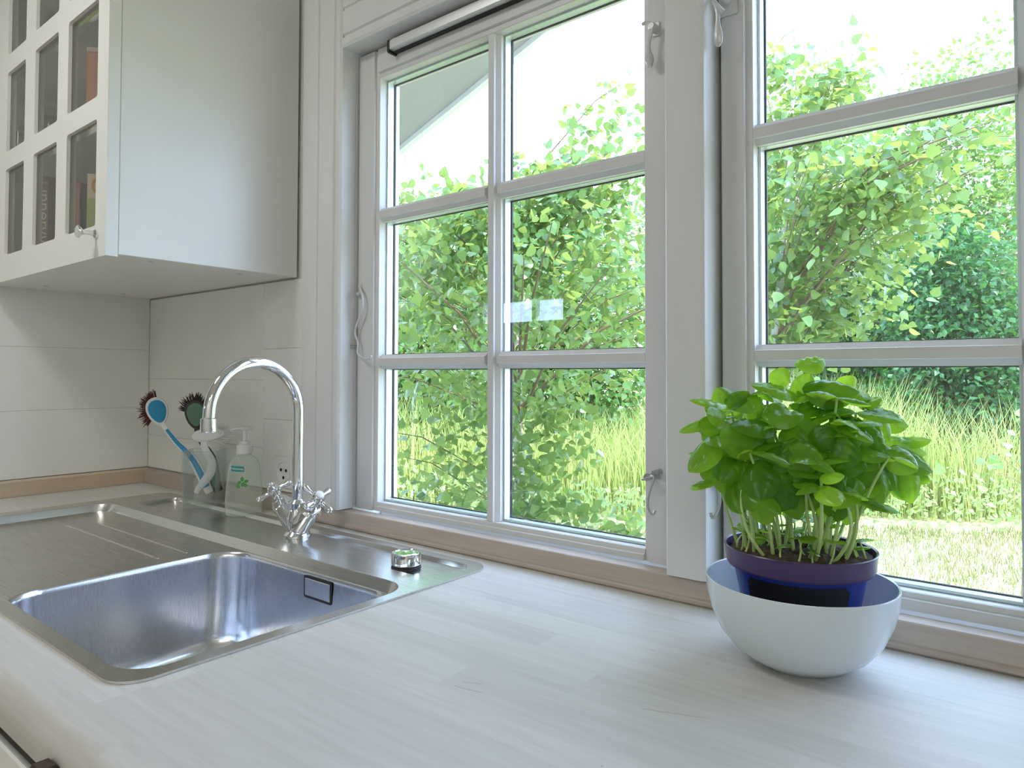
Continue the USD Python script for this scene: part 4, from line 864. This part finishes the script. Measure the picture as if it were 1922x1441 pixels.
BT = [  # px, depth, top py, half width m, material, twigs, leaves a twig, leaf size
    ('bush', 'tall broad tree right of centre in the right window', 1815, 9.2, 40, 1.35, 'leaf2', 900, 20, .085),
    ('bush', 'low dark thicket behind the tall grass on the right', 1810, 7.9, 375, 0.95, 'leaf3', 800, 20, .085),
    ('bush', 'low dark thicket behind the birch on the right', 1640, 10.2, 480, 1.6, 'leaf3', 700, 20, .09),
    ('tree', 'tall pale tree at the far right edge', 2040, 10.6, 20, 1.5, 'leaf2', 500, 18, .10),
    ('tree', 'pale tree behind the right-hand birch', 1540, 11.6, 85, 1.6, 'leaf2', 800, 20, .11),
    ('tree', 'tall thin-topped tree right of the middle post', 1330, 11.8, 150, 1.6, 'leaf2', 700, 20, .11),
    ('bush', 'rounded bush behind the young birch on the left', 1090, 9.0, 300, 1.4, 'leaf2', 700, 20, .09),
    ('bush', 'rounded bush at the left edge of the left window', 790, 8.4, 370, 1.4, 'leaf2', 700, 20, .09),
    ('tree', 'distant tree low behind the left window', 930, 12.4, 330, 1.9, 'leaf2', 700, 20, .11),
    ('tree', 'distant tree beyond the left edge of the window', 560, 11.0, 320, 1.9, 'leaf2', 300, 16, .12),
    ('tree', 'distant tree beyond the right edge of the window', 2280, 10.5, 120, 1.9, 'leaf2', 300, 16, .12),
]
for k, (nm, lab, px, d, ty, hw, mt, nt, lp, ls) in enumerate(BT):
    b = g0(px, d); tz = far(px, ty, d)[2]; H = tz - ZG
    c = far(px, 705, d); zc = ZG + H * .53
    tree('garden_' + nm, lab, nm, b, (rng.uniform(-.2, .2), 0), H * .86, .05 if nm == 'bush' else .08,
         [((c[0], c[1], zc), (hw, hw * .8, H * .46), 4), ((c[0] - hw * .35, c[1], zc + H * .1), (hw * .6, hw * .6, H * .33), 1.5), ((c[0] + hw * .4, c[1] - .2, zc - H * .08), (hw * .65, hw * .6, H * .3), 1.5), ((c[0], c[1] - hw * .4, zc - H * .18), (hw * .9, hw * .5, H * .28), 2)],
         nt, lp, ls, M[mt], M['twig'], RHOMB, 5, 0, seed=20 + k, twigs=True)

def blades(n, region, h0, h1, w, bend, seed, dens=None):
    g = np.random.default_rng(seed); x0, x1, y0, y1 = region
    b = np.column_stack([g.uniform(x0, x1, n), g.uniform(y0, y1, n), np.full(n, ZG - .01)])
    if dens is not None: b = b[dens(b, g)]
    n = len(b); cl = .55 + .9 * meshkit.fbm(b * [0.9, 0.9, 0], 3, seed); h = g.uniform(h0, h1, n) * np.clip(cl, .5, 1.25)
    a = g.uniform(0, 2 * np.pi, n); d = np.column_stack([np.cos(a), np.sin(a), np.zeros(n)]); l = h * bend * g.uniform(.2, 1, n)
    # the blade's flat side faces anywhere
    a2 = g.uniform(0, 2 * np.pi, n); s = np.column_stack([np.cos(a2), np.sin(a2), np.zeros(n)]) * (w * g.uniform(.7, 1.3, n))[:, None]
    m = b + d * (l * .3)[:, None] + np.array([0, 0, 1.]) * (h * .6)[:, None]; tpp = b + d * l[:, None] + np.array([0, 0, 1.]) * h[:, None]
    v = np.stack([b - s, b + s, m - s * .75, m + s * .75, tpp], 1)
    return joined(v, np.array([(0, 1, 3), (0, 3, 2), (2, 3, 4)]))
def band(lo, hi, pxmin=350, pxmax=2500):
    def f_(b, g):
        r = b - CAM; dd = r @ fw; px = CX + F_PX * (r @ RT) / np.maximum(dd, .1)
        edge = .35 * (meshkit.fbm(b * [.8, .8, 0], 3, 9) - .5) * 2
        return (dd > lo + edge) & (dd < hi + edge) & (px > pxmin) & (px < pxmax)
    return f_
REG = (-9, 5.5, .5, 13.5)
single('tall_grass', 'tall pale meadow grass in front of the far bushes', 'grass', blades(150000, REG, .55, 1.25, .0055, .45, 11, band(6.6, 11.0)), M['grass'], False, base=(0, 8, ZG), kind='stuff')
single('lawn_grass', 'short dry yellowish lawn just outside the windows', 'grass', blades(220000, REG, .03, .085, .0035, .9, 12, band(1.6, 6.2)), M['lawn'], False, base=(0, 3, ZG), kind='stuff')
# leafy undergrowth between lawn and tall grass
g = np.random.default_rng(31); n = 60000
b = np.column_stack([g.uniform(-9, 5.5, n), g.uniform(.5, 10, n), np.zeros(n)]); b = b[band(5.6, 7.6)(b, g)]
hh = .15 + .55 * meshkit.fbm(b * [1.1, 1.1, 0], 3, 4); b[:, 2] = ZG + g.uniform(.03, 1, len(b)) ** .6 * hh
v, f0 = leaves(b, g.normal(0, 1, b.shape) + [0, 0, -.1], g.normal(0, .5, b.shape) + [0, -.2, .8], .055 * g.uniform(.5, 1.3, len(b)), RHOMB)
single('undergrowth', 'leafy weeds between the lawn and the tall grass', 'weeds', joined(v, f0), M['weed'], False, base=(0, 5, ZG), kind='stuff')
tree('young_shoot', 'young leafy shoot in the lawn at the right edge', 'plant', g0(1905, 3.5), (.05, .1), .85, .008,
     [(far(1860, 870, 3.5), (.22, .18, .14), 2), (far(1910, 830, 3.5), (.15, .15, .12), 1)], 16, 3, .06, M['leafp'], M['twig'], HEART, 5, 60, seed=77, twigs=True)
tree('low_shrub', 'low leafy shrub at the foot of the young birch', 'shrub', g0(1110, 2.9), (.05, .1), .5, .010,
     [(far(1130, 990, 2.9), (.30, .22, .10), 2), (far(950, 970, 2.8), (.25, .2, .10), 1.2), (far(800, 930, 2.7), (.28, .2, .12), 1.2)], 60, 7, .05, M['leaf1'], M['twig'], HEART, 5, 0, seed=78, twigs=True)
